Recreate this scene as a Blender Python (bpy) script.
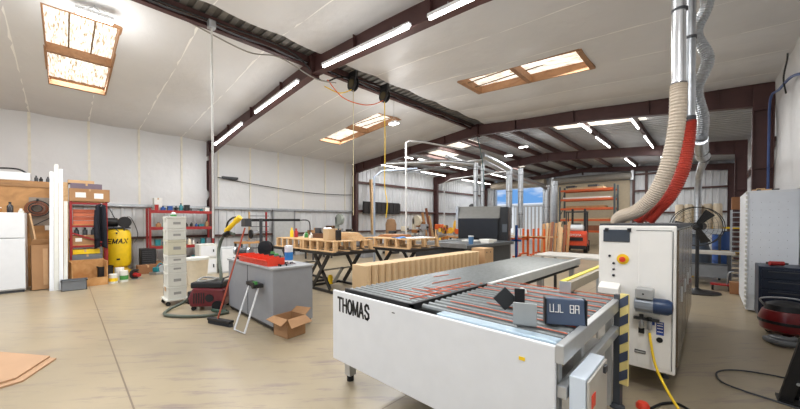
import bpy, math, random
from mathutils import Vector, Matrix, Euler
random.seed(7)
R = math.radians
S = bpy.context.scene
for o in list(bpy.data.objects): bpy.data.objects.remove(o)

# ------------------------------------------------------------------ camera
cam = bpy.data.cameras.new('camera'); camo = bpy.data.objects.new('camera', cam)
S.collection.objects.link(camo); S.camera = camo
camo.location = (0, 0, 1.6)
camo.rotation_euler = (R(90) - 0.014, 0, R(43.9))
cam.sensor_width = 36; cam.lens = 322 / 800 * 36
cam.shift_y = (226 - 204.5) / 800
cam.clip_end = 400

# ------------------------------------------------------------------ world / exposure
S.view_settings.view_transform = 'Standard'; S.view_settings.look = 'None'
S.view_settings.gamma = 1; S.view_settings.exposure = 0.02
w = bpy.data.worlds.new('sky'); S.world = w; w.use_nodes = True
nt = w.node_tree; nt.nodes.clear()
N = nt.nodes.new; L = nt.links.new
wo = N('ShaderNodeOutputWorld'); bg = N('ShaderNodeBackground'); bg.inputs[1].default_value = 1.0
tc = N('ShaderNodeTexCoord'); mp = N('ShaderNodeMapping'); mp.inputs['Scale'].default_value = (3, 3, 9)
nz = N('ShaderNodeTexNoise'); nz.inputs['Scale'].default_value = 2.2; nz.inputs['Detail'].default_value = 8
cr = N('ShaderNodeValToRGB'); cr.color_ramp.elements[0].position = .46; cr.color_ramp.elements[1].position = .62
cr.color_ramp.elements[0].color = (.16, .38, .78, 1); cr.color_ramp.elements[1].color = (.95, .97, 1, 1)
L(tc.outputs['Generated'], mp.inputs[0]); L(mp.outputs[0], nz.inputs[0]); L(nz.outputs[0], cr.inputs[0])
L(cr.outputs[0], bg.inputs[0]); L(bg.outputs[0], wo.inputs[0])

sun = bpy.data.lights.new('sun', 'SUN'); sun.energy = 3.0; sun.angle = R(1)
suno = bpy.data.objects.new('sun', sun); S.collection.objects.link(suno)
suno.rotation_euler = (R(36), 0, R(8))

FIX_DOWN, FIX_ALL, SKY_W, TUBE_E, PANEL_E = 17.0, 26.0, 110.0, 14.0, 2.2

def area(name, loc, rot, sx, sy, power, col=(.95, .97, 1), parent=None):
    l = bpy.data.lights.new(name, 'AREA'); l.shape = 'RECTANGLE'; l.size = sx; l.size_y = sy; l.energy = power; l.color = col
    o = bpy.data.objects.new(name, l); S.collection.objects.link(o); o.location = loc; o.rotation_euler = rot
    if parent: o.parent = parent
    return o
# added fill light at an invented bay opening in the unseen near gable
area('added_bay_fill', (-6, -6.6, 2.6), (R(-82), 0, 0), 9, 4.2, 520, (.96, .98, 1))

# ------------------------------------------------------------------ materials
def lin(c):
    return tuple((x / 255 / 12.92 if x / 255 <= .04045 else ((x / 255 + .055) / 1.055) ** 2.4) for x in c) + (1,)
_m = {}
def M(name, rgb=(200, 200, 200), rough=.5, metal=0, var=.06, scale=8, bump=0, bscale=60, emit=0, alpha=1, coat=0):
    if name in _m: return _m[name]
    m = bpy.data.materials.new(name); m.use_nodes = True; n = m.node_tree.nodes; l = m.node_tree.links
    b = n['Principled BSDF']; c = lin(rgb)
    b.inputs['Roughness'].default_value = rough; b.inputs['Metallic'].default_value = metal
    b.inputs['Coat Weight'].default_value = coat
    t = n.new('ShaderNodeTexCoord'); z = n.new('ShaderNodeTexNoise'); z.inputs['Scale'].default_value = scale; z.inputs['Detail'].default_value = 4
    l.new(t.outputs['Object'], z.inputs[0])
    r = n.new('ShaderNodeValToRGB'); e = r.color_ramp.elements
    e[0].position = .3; e[1].position = .7
    e[0].color = tuple(x * (1 - var) for x in c[:3]) + (1,); e[1].color = tuple(min(1, x * (1 + var)) for x in c[:3]) + (1,)
    l.new(z.outputs[0], r.inputs[0]); l.new(r.outputs[0], b.inputs['Base Color'])
    if bump:
        z2 = n.new('ShaderNodeTexNoise'); z2.inputs['Scale'].default_value = bscale; l.new(t.outputs['Object'], z2.inputs[0])
        bp = n.new('ShaderNodeBump'); bp.inputs['Strength'].default_value = bump; bp.inputs['Distance'].default_value = .02
        l.new(z2.outputs[0], bp.inputs['Height']); l.new(bp.outputs[0], b.inputs['Normal'])
    if emit:
        l.new(r.outputs[0], b.inputs['Emission Color']); b.inputs['Emission Strength'].default_value = emit
    if alpha < 1: b.inputs['Alpha'].default_value = alpha
    _m[name] = m; return m
def wood(name, a, b_, scale=(1, 14, 14), rough=.6, dist=3):
    if name in _m: return _m[name]
    m = bpy.data.materials.new(name); m.use_nodes = True; n = m.node_tree.nodes; l = m.node_tree.links
    b = n['Principled BSDF']; b.inputs['Roughness'].default_value = rough
    t = n.new('ShaderNodeTexCoord'); mp = n.new('ShaderNodeMapping'); mp.inputs['Scale'].default_value = scale
    z = n.new('ShaderNodeTexNoise'); z.inputs['Scale'].default_value = 1.6; z.inputs['Detail'].default_value = 6; z.inputs['Distortion'].default_value = dist * .3
    r = n.new('ShaderNodeValToRGB'); r.color_ramp.elements[0].position = .3; r.color_ramp.elements[1].position = .72
    r.color_ramp.elements[0].color = lin(a); r.color_ramp.elements[1].color = lin(b_)
    l.new(t.outputs['Object'], mp.inputs[0]); l.new(mp.outputs[0], z.inputs[0]); l.new(z.outputs[0], r.inputs[0]); l.new(r.outputs[0], b.inputs['Base Color'])
    _m[name] = m; return m

STEEL = M('oxide_red_steel', (74, 46, 44), .5, .1, .12, 3)
PURL = M('purlin_steel', (86, 60, 56), .55, .1, .15, 3)
WHITE = M('white_enamel', (226, 228, 230), .35, var=.02)
OFFW = M('off_white_plastic', (214, 214, 206), .5, var=.04)
GREYP = M('grey_paint', (140, 142, 146), .45, var=.03)
DGREY = M('dark_grey', (62, 64, 68), .5)
BLACK = M('black_plastic', (22, 22, 24), .45, var=.1)
RUB = M('black_rubber', (16, 16, 17), .8)
RED = M('red_paint', (160, 30, 28), .4)
RACKR = M('rack_red', (150, 36, 36), .45)
ORED = M('orange_red_plastic', (222, 62, 36), .4)
ORANGE = M('rack_orange', (214, 96, 40), .45)
YEL = M('yellow_paint', (240, 200, 30), .4)
BLUE = M('blue_paint', (38, 80, 150), .45)
NAVY = M('navy_paint', (30, 42, 62), .4)
TEAL = M('teal_plastic', (30, 120, 130), .4)
GREEN = M('green_plastic', (70, 140, 70), .45)
GALV = M('galvanised_steel', (186, 190, 194), .32, .85, .12, 10)
ALU = M('aluminium', (196, 198, 198), .35, .6, .05)
CHROME = M('chrome', (200, 200, 200), .15, 1)
CARD = M('cardboard', (164, 124, 86), .8, var=.06, scale=5)
CARD2 = M('tan_cardboard', (196, 160, 120), .8, var=.05, scale=5)
PLY = wood('plywood', (176, 124, 70), (204, 158, 104), (1.2, 3, 3))
PINE = wood('pine', (200, 160, 112), (222, 188, 144), (2, 12, 12))
MDF = M('tan_board', (208, 178, 138), .7, var=.04, scale=3)
PINK = M('pink_hardboard', (186, 148, 114), .7, var=.04, scale=3)
CREAM = M('cream_filter', (214, 200, 176), .7)
LABEL = M('paper_label', (236, 234, 228), .6, var=.01)
BLACKCLOTH = M('black_cloth', (24, 27, 38), .9, bump=.4)
TRANS = M('smoky_plastic', (48, 56, 66), .12, coat=.6)
TUBE = M('led_tube', (255, 252, 246), .4, emit=TUBE_E, var=0)
PANEL = None
COPPER = M('copper_brown_cable', (124, 70, 44), .45)
HOSEG = M('grey_green_hose', (84, 92, 80), .5)
TEAK = M('brown_fitting', (92, 60, 40), .5)
RIBBEIGE = M('beige_hose', (196, 182, 164), .5, var=.03)
RIBRED = M('red_hose', (190, 72, 58), .45, var=.05)
LBLUE = M('pale_blue_rail', (172, 192, 206), .35, .3)
ROLL = M('roller_zinc', (122, 126, 126), .4, .55, .1, 20)
SLAT = M('dark_slot', (34, 34, 34), .6)
REDBELT = M('red_drive_belt', (206, 104, 74), .5)

def panel_mat():
    m = bpy.data.materials.new('translucent_skylight'); m.use_nodes = True; n = m.node_tree.nodes; l = m.node_tree.links
    b = n['Principled BSDF']; t = n.new('ShaderNodeTexCoord'); mp = n.new('ShaderNodeMapping'); mp.inputs['Scale'].default_value = (3, 26, 3)
    z = n.new('ShaderNodeTexNoise'); z.inputs['Scale'].default_value = 1.3; z.inputs['Detail'].default_value = 5; z.inputs['Roughness'].default_value = .7
    r = n.new('ShaderNodeValToRGB'); e = r.color_ramp.elements; e[0].position = .40; e[0].color = (.36, .27, .16, 1); e[1].position = .52; e[1].color = (1, .96, .88, 1)
    l.new(t.outputs['Object'], mp.inputs[0]); l.new(mp.outputs[0], z.inputs[0]); l.new(z.outputs[0], r.inputs[0])
    l.new(r.outputs[0], b.inputs['Base Color']); l.new(r.outputs[0], b.inputs['Emission Color']); b.inputs['Emission Strength'].default_value = PANEL_E * .5
    return m
PANEL = panel_mat()

# ------------------------------------------------------------------ mesh helpers
class MB:
    def __init__(s): s.v = []; s.f = []
    def _add(s, vs, fs):
        k = len(s.v); s.v += [tuple(p) for p in vs]; s.f += [tuple(i + k for i in f) for f in fs]; return s
    def box(s, c, d, rot=None, taper=None):
        x, y, z = d[0] / 2, d[1] / 2, d[2] / 2; t = taper or 1
        vs = [Vector((a * x * (t if e > 0 else 1), b * y * (t if e > 0 else 1), e * z)) for e in (-1, 1) for a, b in ((-1, -1), (1, -1), (1, 1), (-1, 1))]
        if rot: 
            m = Euler(rot).to_matrix(); vs = [m @ p for p in vs]
        vs = [p + Vector(c) for p in vs]
        return s._add(vs, [(3, 2, 1, 0), (4, 5, 6, 7), (0, 1, 5, 4), (1, 2, 6, 5), (2, 3, 7, 6), (3, 0, 4, 7)])
    def b(s, x0, x1, y0, y1, z0, z1): return s.box(((x0 + x1) / 2, (y0 + y1) / 2, (z0 + z1) / 2), (abs(x1 - x0), abs(y1 - y0), abs(z1 - z0)))
    def cyl(s, p0, p1, r0, r1=None, n=14, cap=True):
        r1 = r0 if r1 is None else r1; p0 = Vector(p0); p1 = Vector(p1); d = (p1 - p0).normalized()
        a = d.orthogonal().normalized(); b = d.cross(a)
        vs = [p + (a * math.cos(2 * math.pi * i / n) + b * math.sin(2 * math.pi * i / n)) * r for p, r in ((p0, r0), (p1, r1)) for i in range(n)]
        fs = [(i, (i + 1) % n, n + (i + 1) % n, n + i) for i in range(n)]
        if cap: fs += [tuple(range(n - 1, -1, -1)), tuple(range(n, 2 * n))]
        return s._add(vs, fs)
    def beam(s, p0, p1, w_, h):
        p0 = Vector(p0); p1 = Vector(p1); d = (p1 - p0).normalized(); up = Vector((0, 0, 1))
        if abs(d.z) > .95: up = Vector((0, 1, 0))
        a = d.cross(up).normalized() * (w_ / 2); b = a.cross(d).normalized() * (h / 2)
        vs = [p + x for p in (p0, p1) for x in (-a - b, a - b, a + b, -a + b)]
        return s._add(vs, [(3, 2, 1, 0), (4, 5, 6, 7), (0, 1, 5, 4), (1, 2, 6, 5), (2, 3, 7, 6), (3, 0, 4, 7)])
    def tube(s, pts, r, n=8, sub=6, closed=False, rf=None, curve=True):
        P = [Vector(p) for p in pts]
        if curve and len(P) > 2:
            Q = []; m = len(P)
            rng = range(m if closed else m - 1)
            for i in rng:
                p0 = P[(i - 1) % m] if closed or i > 0 else P[0]; p1 = P[i]; p2 = P[(i + 1) % m]; p3 = P[(i + 2) % m] if closed or i + 2 < m else P[-1]
                for k in range(sub):
                    t = k / sub
                    Q.append(.5 * ((2 * p1) + (p2 - p0) * t + (2 * p0 - 5 * p1 + 4 * p2 - p3) * t * t + (-p0 + 3 * p1 - 3 * p2 + p3) * t ** 3))
            if not closed: Q.append(P[-1])
            P = Q
        m = len(P); rings = []; a = None
        for i, p in enumerate(P):
            if closed: d = (P[(i + 1) % m] - P[i - 1])
            else: d = P[min(i + 1, m - 1)] - P[max(i - 1, 0)]
            d.normalize()
            if a is None: a = d.orthogonal().normalized()
            a = (a - d * a.dot(d)); a = a.normalized() if a.length > 1e-6 else d.orthogonal().normalized()
            b = d.cross(a); rr = r * (rf(i) if rf else 1)
            rings.append([p + (a * math.cos(2 * math.pi * j / n) + b * math.sin(2 * math.pi * j / n)) * rr for j in range(n)])
        vs = [q for g in rings for q in g]; fs = []
        for i in range(m if closed else m - 1):
            i2 = (i + 1) % m
            for j in range(n): fs.append((i * n + j, i * n + (j + 1) % n, i2 * n + (j + 1) % n, i2 * n + j))
        if not closed: fs += [tuple(range(n - 1, -1, -1)), tuple(range((m - 1) * n, m * n))]
        return s._add(vs, fs)
    def lathe(s, prof, c=(0, 0, 0), n=20, axis=None):
        vs = []; m = len(prof)
        q = Vector((0, 0, 1)).rotation_difference(Vector(axis)).to_matrix() if axis else None
        for r, z in prof:
            for j in range(n):
                p = Vector((r * math.cos(2 * math.pi * j / n), r * math.sin(2 * math.pi * j / n), z))
                if q: p = q @ p
                vs.append(p + Vector(c))
        fs = [(i * n + j, i * n + (j + 1) % n, (i + 1) * n + (j + 1) % n, (i + 1) * n + j) for i in range(m - 1) for j in range(n)]
        fs += [tuple(range(n - 1, -1, -1)), tuple(range((m - 1) * n, m * n))]
        return s._add(vs, fs)
    def prism(s, poly, axis, a, b):
        n = len(poly)
        def P(u, v, t): return {'x': (t, u, v), 'y': (u, t, v), 'z': (u, v, t)}[axis]
        vs = [P(u, v, a) for u, v in poly] + [P(u, v, b) for u, v in poly]
        return s._add(vs, [tuple(range(n - 1, -1, -1)), tuple(range(n, 2 * n))] + [(i, (i + 1) % n, n + (i + 1) % n, n + i) for i in range(n)])
    def grid(s, fn, nu, nv, thick=None):
        vs = [fn(i / nu, j / nv) for j in range(nv + 1) for i in range(nu + 1)]
        return s._add(vs, [(j * (nu + 1) + i, j * (nu + 1) + i + 1, (j + 1) * (nu + 1) + i + 1, (j + 1) * (nu + 1) + i) for j in range(nv) for i in range(nu)])
    def build(s, name, mat, parent=None, bev=0, smooth=False, solid=0):
        me = bpy.data.meshes.new(name); me.from_pydata(s.v, [], s.f); me.validate()
        import bmesh
        bm = bmesh.new(); bm.from_mesh(me); bmesh.ops.recalc_face_normals(bm, faces=bm.faces); bm.to_mesh(me); bm.free()
        me.materials.append(mat)
        if smooth:
            for p in me.polygons: p.use_smooth = True
            try: me.set_sharp_from_angle(angle=R(40))
            except Exception: pass
        o = bpy.data.objects.new(name, me); S.collection.objects.link(o)
        if parent: o.parent = parent
        if bev:
            m = o.modifiers.new('bevel', 'BEVEL'); m.width = bev; m.segments = 2; m.limit_method = 'ANGLE'
        if solid:
            m = o.modifiers.new('solid', 'SOLIDIFY'); m.thickness = solid; m.offset = 0
        return o
def tag(o, label, cat, group=None, kind=None):
    o['label'] = label; o['category'] = cat
    if group: o['group'] = group
    if kind: o['kind'] = kind
    return o
def struct(o): o['kind'] = 'structure'; return o
def thing(name, label, cat, loc=(0, 0, 0), rz=0, group=None, rot=None):
    o = bpy.data.objects.new(name, None); S.collection.objects.link(o); o.empty_display_size = .1
    o.location = loc; o.rotation_euler = rot or (0, 0, rz); return tag(o, label, cat, group)
def at(o, loc, rz=0, rot=None): o.location = loc; o.rotation_euler = rot or (0, 0, rz); return o
def copy_tree(o, parent=None):
    c = o.copy(); S.collection.objects.link(c); c.parent = parent
    for ch in list(o.children): copy_tree(ch, c)
    return c
def text(s, size, mat, parent, loc, rot, name='lettering', ext=.001, bold=0, shear=0, sx=1, sp=1):
    c = bpy.data.curves.new(name, 'FONT'); c.body = s; c.size = size; c.extrude = ext; c.offset = bold; c.shear = shear; c.space_character = sp
    o = bpy.data.objects.new(name, c); S.collection.objects.link(o); c.materials.append(mat); o.location = loc; o.rotation_euler = rot; o.scale = (sx, 1, 1)
    if parent: o.parent = parent
    me = bpy.data.meshes.new_from_object(o); q = bpy.data.objects.new(name, me); S.collection.objects.link(q)
    q.location = o.location; q.rotation_euler = o.rotation_euler; q.scale = o.scale; q.parent = parent; bpy.data.objects.remove(o)
    return q

GL = {'T': [[(0, 1), (1, 1)], [(.5, 1), (.5, 0)]], 'H': [[(.04, 0), (.04, 1)], [(.96, 0), (.96, 1)], [(.04, .52), (.96, .52)]],
      'O': [[(.5 + .48 * math.cos(a), .5 + .5 * math.sin(a)) for a in [2 * math.pi * i / 16 for i in range(17)]]],
      'M': [[(.0, 0), (.0, 1)], [(0, 1), (.5, .1)], [(.5, .1), (1, 1)], [(1, 1), (1, 0)]], 'A': [[(0, 0), (.5, 1)], [(.5, 1), (1, 0)], [(.2, .34), (.8, .34)]],
      'S': [[(.92, .78), (.75, .97), (.4, 1), (.1, .85), (.12, .62), (.5, .5), (.88, .38), (.93, .15), (.65, 0), (.25, .02), (.05, .22)]],
      'E': [[(.04, 0), (.04, 1)], [(.04, 1), (.95, 1)], [(.04, .52), (.85, .52)], [(.04, 0), (.95, 0)]], 'X': [[(0, 0), (1, 1)], [(0, 1), (1, 0)]]}
def lettering(word, x, z, w_, h, gap, th, place, mat, parent, depth=.002, slant=0, iw={}):
    '''stroke letters; place(u, v, d) maps text plane to local space'''
    mb = MB()
    for ch in word:
        cw = w_ * iw.get(ch, 1)
        for ln in GL[ch]:
            for (u0, v0), (u1, v1) in zip(ln, ln[1:]):
                a = Vector((x + u0 * cw + slant * v0, z + v0 * h)); b = Vector((x + u1 * cw + slant * v1, z + v1 * h)); d = (b - a).normalized() * th / 2; n = Vector((-d.y, d.x))
                q = [a - d * .8 - n, b + d * .8 - n, b + d * .8 + n, a - d * .8 + n]
                vs = [place(p.x, p.y, 0) for p in q] + [place(p.x, p.y, depth) for p in q]
                mb._add(vs, [(3, 2, 1, 0), (4, 5, 6, 7), (0, 1, 5, 4), (1, 2, 6, 5), (2, 3, 7, 6), (3, 0, 4, 7)])
        x += cw + gap
    return mb.build('lettering', mat, parent)

# ------------------------------------------------------------------ building shell
XL, XR, XC = -14.2, 1.02, -6.45
YN, YF = -7.0, 25.4
ZE, ZR = 4.77, 5.35
YI = 11.0       # end of the insulated bays
def zroof(x): return ZR + (x - XC) * ((ZE - ZR) / (XL - XC) if x < XC else (ZE - ZR) / (XR - XC))

def floor_mat():
    m = bpy.data.materials.new('concrete_floor'); m.use_nodes = True; n = m.node_tree.nodes; l = m.node_tree.links; b = n['Principled BSDF']
    t = n.new('ShaderNodeTexCoord')
    z = n.new('ShaderNodeTexNoise'); z.inputs['Scale'].default_value = .6; z.inputs['Detail'].default_value = 6; l.new(t.outputs['Object'], z.inputs[0])
    r = n.new('ShaderNodeValToRGB'); e = r.color_ramp.elements; e[0].position = .3; e[1].position = .7
    e[0].color = lin((150, 137, 114)); e[1].color = lin((172, 157, 130)); l.new(z.outputs[0], r.inputs[0])
    # scuffs: rotated, stretched noise
    mp = n.new('ShaderNodeMapping'); mp.vector_type = 'TEXTURE'; mp.inputs['Rotation'].default_value = (0, 0, R(48)); mp.inputs['Scale'].default_value = (1.3, .2, 1)
    z2 = n.new('ShaderNodeTexNoise'); z2.inputs['Scale'].default_value = 1.7; z2.inputs['Detail'].default_value = 9; z2.inputs['Roughness'].default_value = .75
    l.new(t.outputs['Object'], mp.inputs[0]); l.new(mp.outputs[0], z2.inputs[0])
    r2 = n.new('ShaderNodeValToRGB'); r2.color_ramp.elements[0].position = .52; r2.color_ramp.elements[1].position = .66
    r2.color_ramp.elements[0].color = (0, 0, 0, 1); r2.color_ramp.elements[1].color = (.55, .55, .55, 1); l.new(z2.outputs[0], r2.inputs[0])
    z3 = n.new('ShaderNodeTexNoise'); z3.inputs['Scale'].default_value = .35; l.new(t.outputs['Object'], z3.inputs[0])
    mu = n.new('ShaderNodeMath'); mu.operation = 'MULTIPLY'; l.new(r2.outputs[0], mu.inputs[0]); l.new(z3.outputs[0], mu.inputs[1])
    mu2 = n.new('ShaderNodeMath'); mu2.operation = 'MULTIPLY'; mu2.inputs[1].default_value = 2.4; l.new(mu.outputs[0], mu2.inputs[0])
    mx = n.new('ShaderNodeMixRGB'); l.new(mu2.outputs[0], mx.inputs[0]); l.new(r.outputs[0], mx.inputs[1]); mx.inputs[2].default_value = lin((126, 112, 112))
    # saw-cut joints
    sp = n.new('ShaderNodeSeparateXYZ'); l.new(t.outputs['Object'], sp.inputs[0])
    def joint(out, off, per):
        a = n.new('ShaderNodeMath'); a.operation = 'SUBTRACT'; l.new(sp.outputs[out], a.inputs[0]); a.inputs[1].default_value = off
        p = n.new('ShaderNodeMath'); p.operation = 'PINGPONG'; l.new(a.outputs[0], p.inputs[0]); p.inputs[1].default_value = per / 2
        c = n.new('ShaderNodeMath'); c.operation = 'LESS_THAN'; l.new(p.outputs[0], c.inputs[0]); c.inputs[1].default_value = .007; return c
    j1 = joint('Y', .39, 7.15); j2 = joint('X', -9.6, 7.6)
    jm = n.new('ShaderNodeMath'); jm.operation = 'MAXIMUM'; l.new(j1.outputs[0], jm.inputs[0]); l.new(j2.outputs[0], jm.inputs[1])
    mj = n.new('ShaderNodeMixRGB'); l.new(jm.outputs[0], mj.inputs[0]); l.new(mx.outputs[0], mj.inputs[1]); mj.inputs[2].default_value = lin((120, 104, 86))
    l.new(mj.outputs[0], b.inputs['Base Color'])
    b.inputs['Roughness'].default_value = .33; b.inputs['Specular IOR Level'].default_value = .5
    return m
struct(MB().b(-15.5, 2.2, YN - .3, YF, -.2, 0).build('floor', floor_mat()))
struct(MB().b(-60, 40, YF, 120, -.24, -.02).build('ground_outside', M('pale_gravel', (190, 176, 156), .9)))
struct(MB().b(-60, 40, -60, YN - .3, -.24, -.02).build('ground_outside', M('pale_gravel')))

VINYL = None
def vinyl():
    m = bpy.data.materials.new('white_vinyl_insulation'); m.use_nodes = True; n = m.node_tree.nodes; l = m.node_tree.links; b = n['Principled BSDF']
    t = n.new('ShaderNodeTexCoord'); z = n.new('ShaderNodeTexNoise'); z.inputs['Scale'].default_value = .8; z.inputs['Detail'].default_value = 5; l.new(t.outputs['Object'], z.inputs[0])
    r = n.new('ShaderNodeValToRGB'); r.color_ramp.elements[0].color = lin((208, 209, 210)); r.color_ramp.elements[1].color = lin((226, 226, 226)); l.new(z.outputs[0], r.inputs[0]); l.new(r.outputs[0], b.inputs['Base Color'])
    b.inputs['Roughness'].default_value = .42
    z2 = n.new('ShaderNodeTexNoise'); z2.inputs['Scale'].default_value = 3.5; z2.inputs['Detail'].default_value = 6; l.new(t.outputs['Object'], z2.inputs[0])
    bp = n.new('ShaderNodeBump'); bp.inputs['Strength'].default_value = .35; bp.inputs['Distance'].default_value = .05; l.new(z2.outputs[0], bp.inputs['Height']); l.new(bp.outputs[0], b.inputs['Normal'])
    return m
VINYL = vinyl()
SIDING = M('white_ribbed_siding', (214, 216, 218), .4, .1, .04, 2)
DECK = M('roof_deck', (168, 170, 173), .42, .25, .06, 2)
SEAM = M('seam_tape', (250, 250, 247), .4, var=0)

def ribbed(a0, a1, pitch, depth, fn, w_=.07):
    """profile along a; fn(a, off, end) -> 3d"""
    mb = MB(); prof = []; a = a0
    while a < a1:
        prof += [(a, 0), (a + pitch - w_ - .05, 0), (a + pitch - w_ - .02, depth), (a + pitch - .02, depth)]; a += pitch
    prof = [(min(p, a1), d) for p, d in prof]
    vs = []; fs = []
    for p, d in prof: vs += [fn(p, d, 0), fn(p, d, 1)]
    for i in range(len(prof) - 1): fs.append((2 * i, 2 * i + 2, 2 * i + 3, 2 * i + 1))
    return mb._add(vs, fs)
# ceiling: ribbed steel deck over both slopes
sky = [(-11.5, -7.9, -.25, .76), (-4.66, -1.86, 6.98, 8.05), (-11.55, -7.9, 7.2, 8.25)]
zd = .17
ceiling = struct(ribbed(YN, YF + .3, .3, .035, lambda a, d, e: (XL - .2 if e else XC, a, zroof(XL if e else XC) + zd + d - (.015 if e else 0)), .1).build('ceiling', DECK))
ribbed(YN, YF + .3, .3, .035, lambda a, d, e: (XR + .2 if e else XC, a, zroof(XR if e else XC) + zd + d - (.015 if e else 0)), .1).build('roof_deck', DECK, ceiling)
# insulation with seams across the slope every 1.2 m and gaps at the skylights and the ridge
seams = [-6.9 + 1.24 * i for i in range(16)]
def sag(y, x):
    k = (y + 6.9) / 1.24; f = k - math.floor(k)
    return -.06 * (math.sin(math.pi * f) ** .6) + .012 * math.sin(x * 1.7 + y * .6)
def insul(x0, x1, name):
    xs = sorted(set([x0, x1] + [v for s_ in sky for v in s_[:2] if x0 < v < x1] + [x0 + (x1 - x0) * i / 18 for i in range(19)]))
    ys = sorted(set([YN, YI] + [v for s_ in sky for v in s_[2:] if YN < v < YI] + [YN + .155 * i for i in range(1, int((YI - YN) / .155) + 1) if YN + .155 * i < YI]))
    mb = MB(); vs = [(x, y, zroof(x) + sag(y, x)) for y in ys for x in xs]; fs = []; n = len(xs)
    for j in range(len(ys) - 1):
        for i in range(n - 1):
            cx = (xs[i] + xs[i + 1]) / 2; cy = (ys[j] + ys[j + 1]) / 2
            if any(a < cx < b_ and c < cy < d for a, b_, c, d in sky): continue
            fs.append((j * n + i, j * n + i + 1, (j + 1) * n + i + 1, (j + 1) * n + i))
    mb._add(vs, fs); return mb.build(name, VINYL, ceiling, smooth=True)
insul(XL, XC - .28, 'insulation'); insul(XC + .28, XR + .09, 'insulation')
mb = MB()
for s_ in seams:
    if s_ > YI: continue
    for x0, x1 in ((XL, XC - .3), (XC + .3, XR)):
        xs = [x0 + (x1 - x0) * i / 12 for i in range(13)]
        for a, b_ in zip(xs, xs[1:]):
            if any(p[0] - .3 < (a + b_) / 2 < p[1] + .3 and p[2] < s_ < p[3] for p in sky): continue
            mb.beam((a, s_, zroof(a) + sag(s_, a) - .014), (b_, s_, zroof(b_) + sag(s_, b_) - .014), .045, .014)
mb.build('seam', SEAM, ceiling)
# purlins in the bare bays
for x in (-13.3, -12.0, -10.7, -9.4, -8.1, -6.95, -5.95, -4.75, -3.35, -1.85, -.4):
    mb = MB(); z = zroof(x) + zd - .02
    mb.b(x - .02, x + .02, YI, YF, z - .2, z).b(x - .05, x + .05, YI, YF, z - .2, z - .185).b(x - .05, x + .05, YI, YF, z - .015, z)
    mb.build('purlin', PURL, ceiling)
# left wall
wl = struct(ribbed(YN, YF, .3, -.035, lambda a, d, e: (XL - .12 + (-d), a, 0 if not e else ZE + .15), .07).build('wall_left', SIDING))
mb = MB()
wseams = [-6.9 + 1.24 * i for i in range(16)]
ys = [YN + .155 * i for i in range(int((YI - YN) / .155) + 2)]; ys[-1] = YI
def wbulge(y, z):
    k = (y + 6.9) / 1.24; f = k - math.floor(k); return .03 * math.sin(math.pi * f) ** .6 + .02 * math.sin(z * 2.1 + y)
vs = [(XL + wbulge(y, z) * min(1, (z - 2.15) * 2), y, z) for y in ys for z in [2.15 + (ZE - 2.15) * i / 10 for i in range(11)]]
fs = [(i * 11 + j, (i + 1) * 11 + j, (i + 1) * 11 + j + 1, i * 11 + j + 1) for i in range(len(ys) - 1) for j in range(10)]
mb._add(vs, fs).build('insulation', VINYL, wl, smooth=True)
mb = MB()
for s_ in wseams:
    if s_ < YI: mb.b(XL + .005, XL + .035, s_ - .03, s_ + .03, 2.17, ZE)
mb.build('seam_tape', M('cream_seam', (226, 222, 208), .5), wl)
MB().b(XL - .1, XL + .06, YN, YI, 2.1, 2.19).build('girt', GALV, wl)
for z in (2.15, 3.75): MB().b(XL - .1, XL + .1, YI, YF, z - .02, z + .1).build('girt', PURL, wl)
MB().b(XL - .1, XL + .06, YN, YF, 1.0, 1.08).build('girt', PURL, wl)
# right wall
wr = struct(ribbed(YN, YF, .3, .035, lambda a, d, e: (XR + .12 + d, a, 0 if not e else ZE + .15), .07).build('wall_right', SIDING))
vs = []; 
for y in ys:
    for i in range(11):
        z = 2.15 + (ZE - 2.15) * i / 10
        k = (y + 6.9) / 1.24; f = k - math.floor(k)
        vs.append((XR + .06 - .05 * math.sin(math.pi * f) ** .5 - .02 * math.sin(z * 2.6 + y * 1.3), y, z))
MB()._add(vs, fs).build('insulation', VINYL, wr, smooth=True)
for z in (2.0, 3.4): MB().b(XR - .02, XR + .1, YI, YF, z, z + .1).build('girt', PURL, wr)
# far gable wall with the open bay door (left) and a closed roller door (right)
D0, D1, DZ = -13.1, -9.15, 4.25
wf = ribbed(XL - .1, D0, .3, -.035, lambda a, d, e: (a, YF + .1 + d, 0 if not e else 5.0), .07)
ww = struct(wf.build('wall_far', SIDING))
ribbed(D1, -8.3, .3, -.035, lambda a, d, e: (a, YF + .1 + d, 0 if not e else 5.6), .07).build('siding', SIDING, ww)
ribbed(D0, D1, .3, -.035, lambda a, d, e: (a, YF + .1 + d, DZ if not e else 5.5), .07).build('siding', SIDING, ww)
ribbed(-8.3, XR + .2, .3, -.035, lambda a, d, e: (a, YF + .1 + d, 0 if not e else 5.6), .07).build('siding', SIDING, ww)
for z in (2.1, 3.5, 4.55): MB().b(-3.5, XR, YF - .12, YF + .08, z, z + .1).build('girt', PURL, ww)
for x in (-3.55, -2.9, -8.5, D0 - .15): MB().b(x - .06, x + .06, YF - .15, YF + .08, 0, 4.9).build('jamb', PURL if x > -4 else GALV, ww)
# near gable (unseen, behind the camera), wide bay opening added to let daylight in
wn = struct(MB().b(XL - .2, -11, YN - .1, YN, 0, 5.2).b(-1, XR + .3, YN - .1, YN, 0, 5.2).b(-11, -1, YN - .1, YN, 4.7, 5.6).build('wall_near', SIDING))
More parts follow.
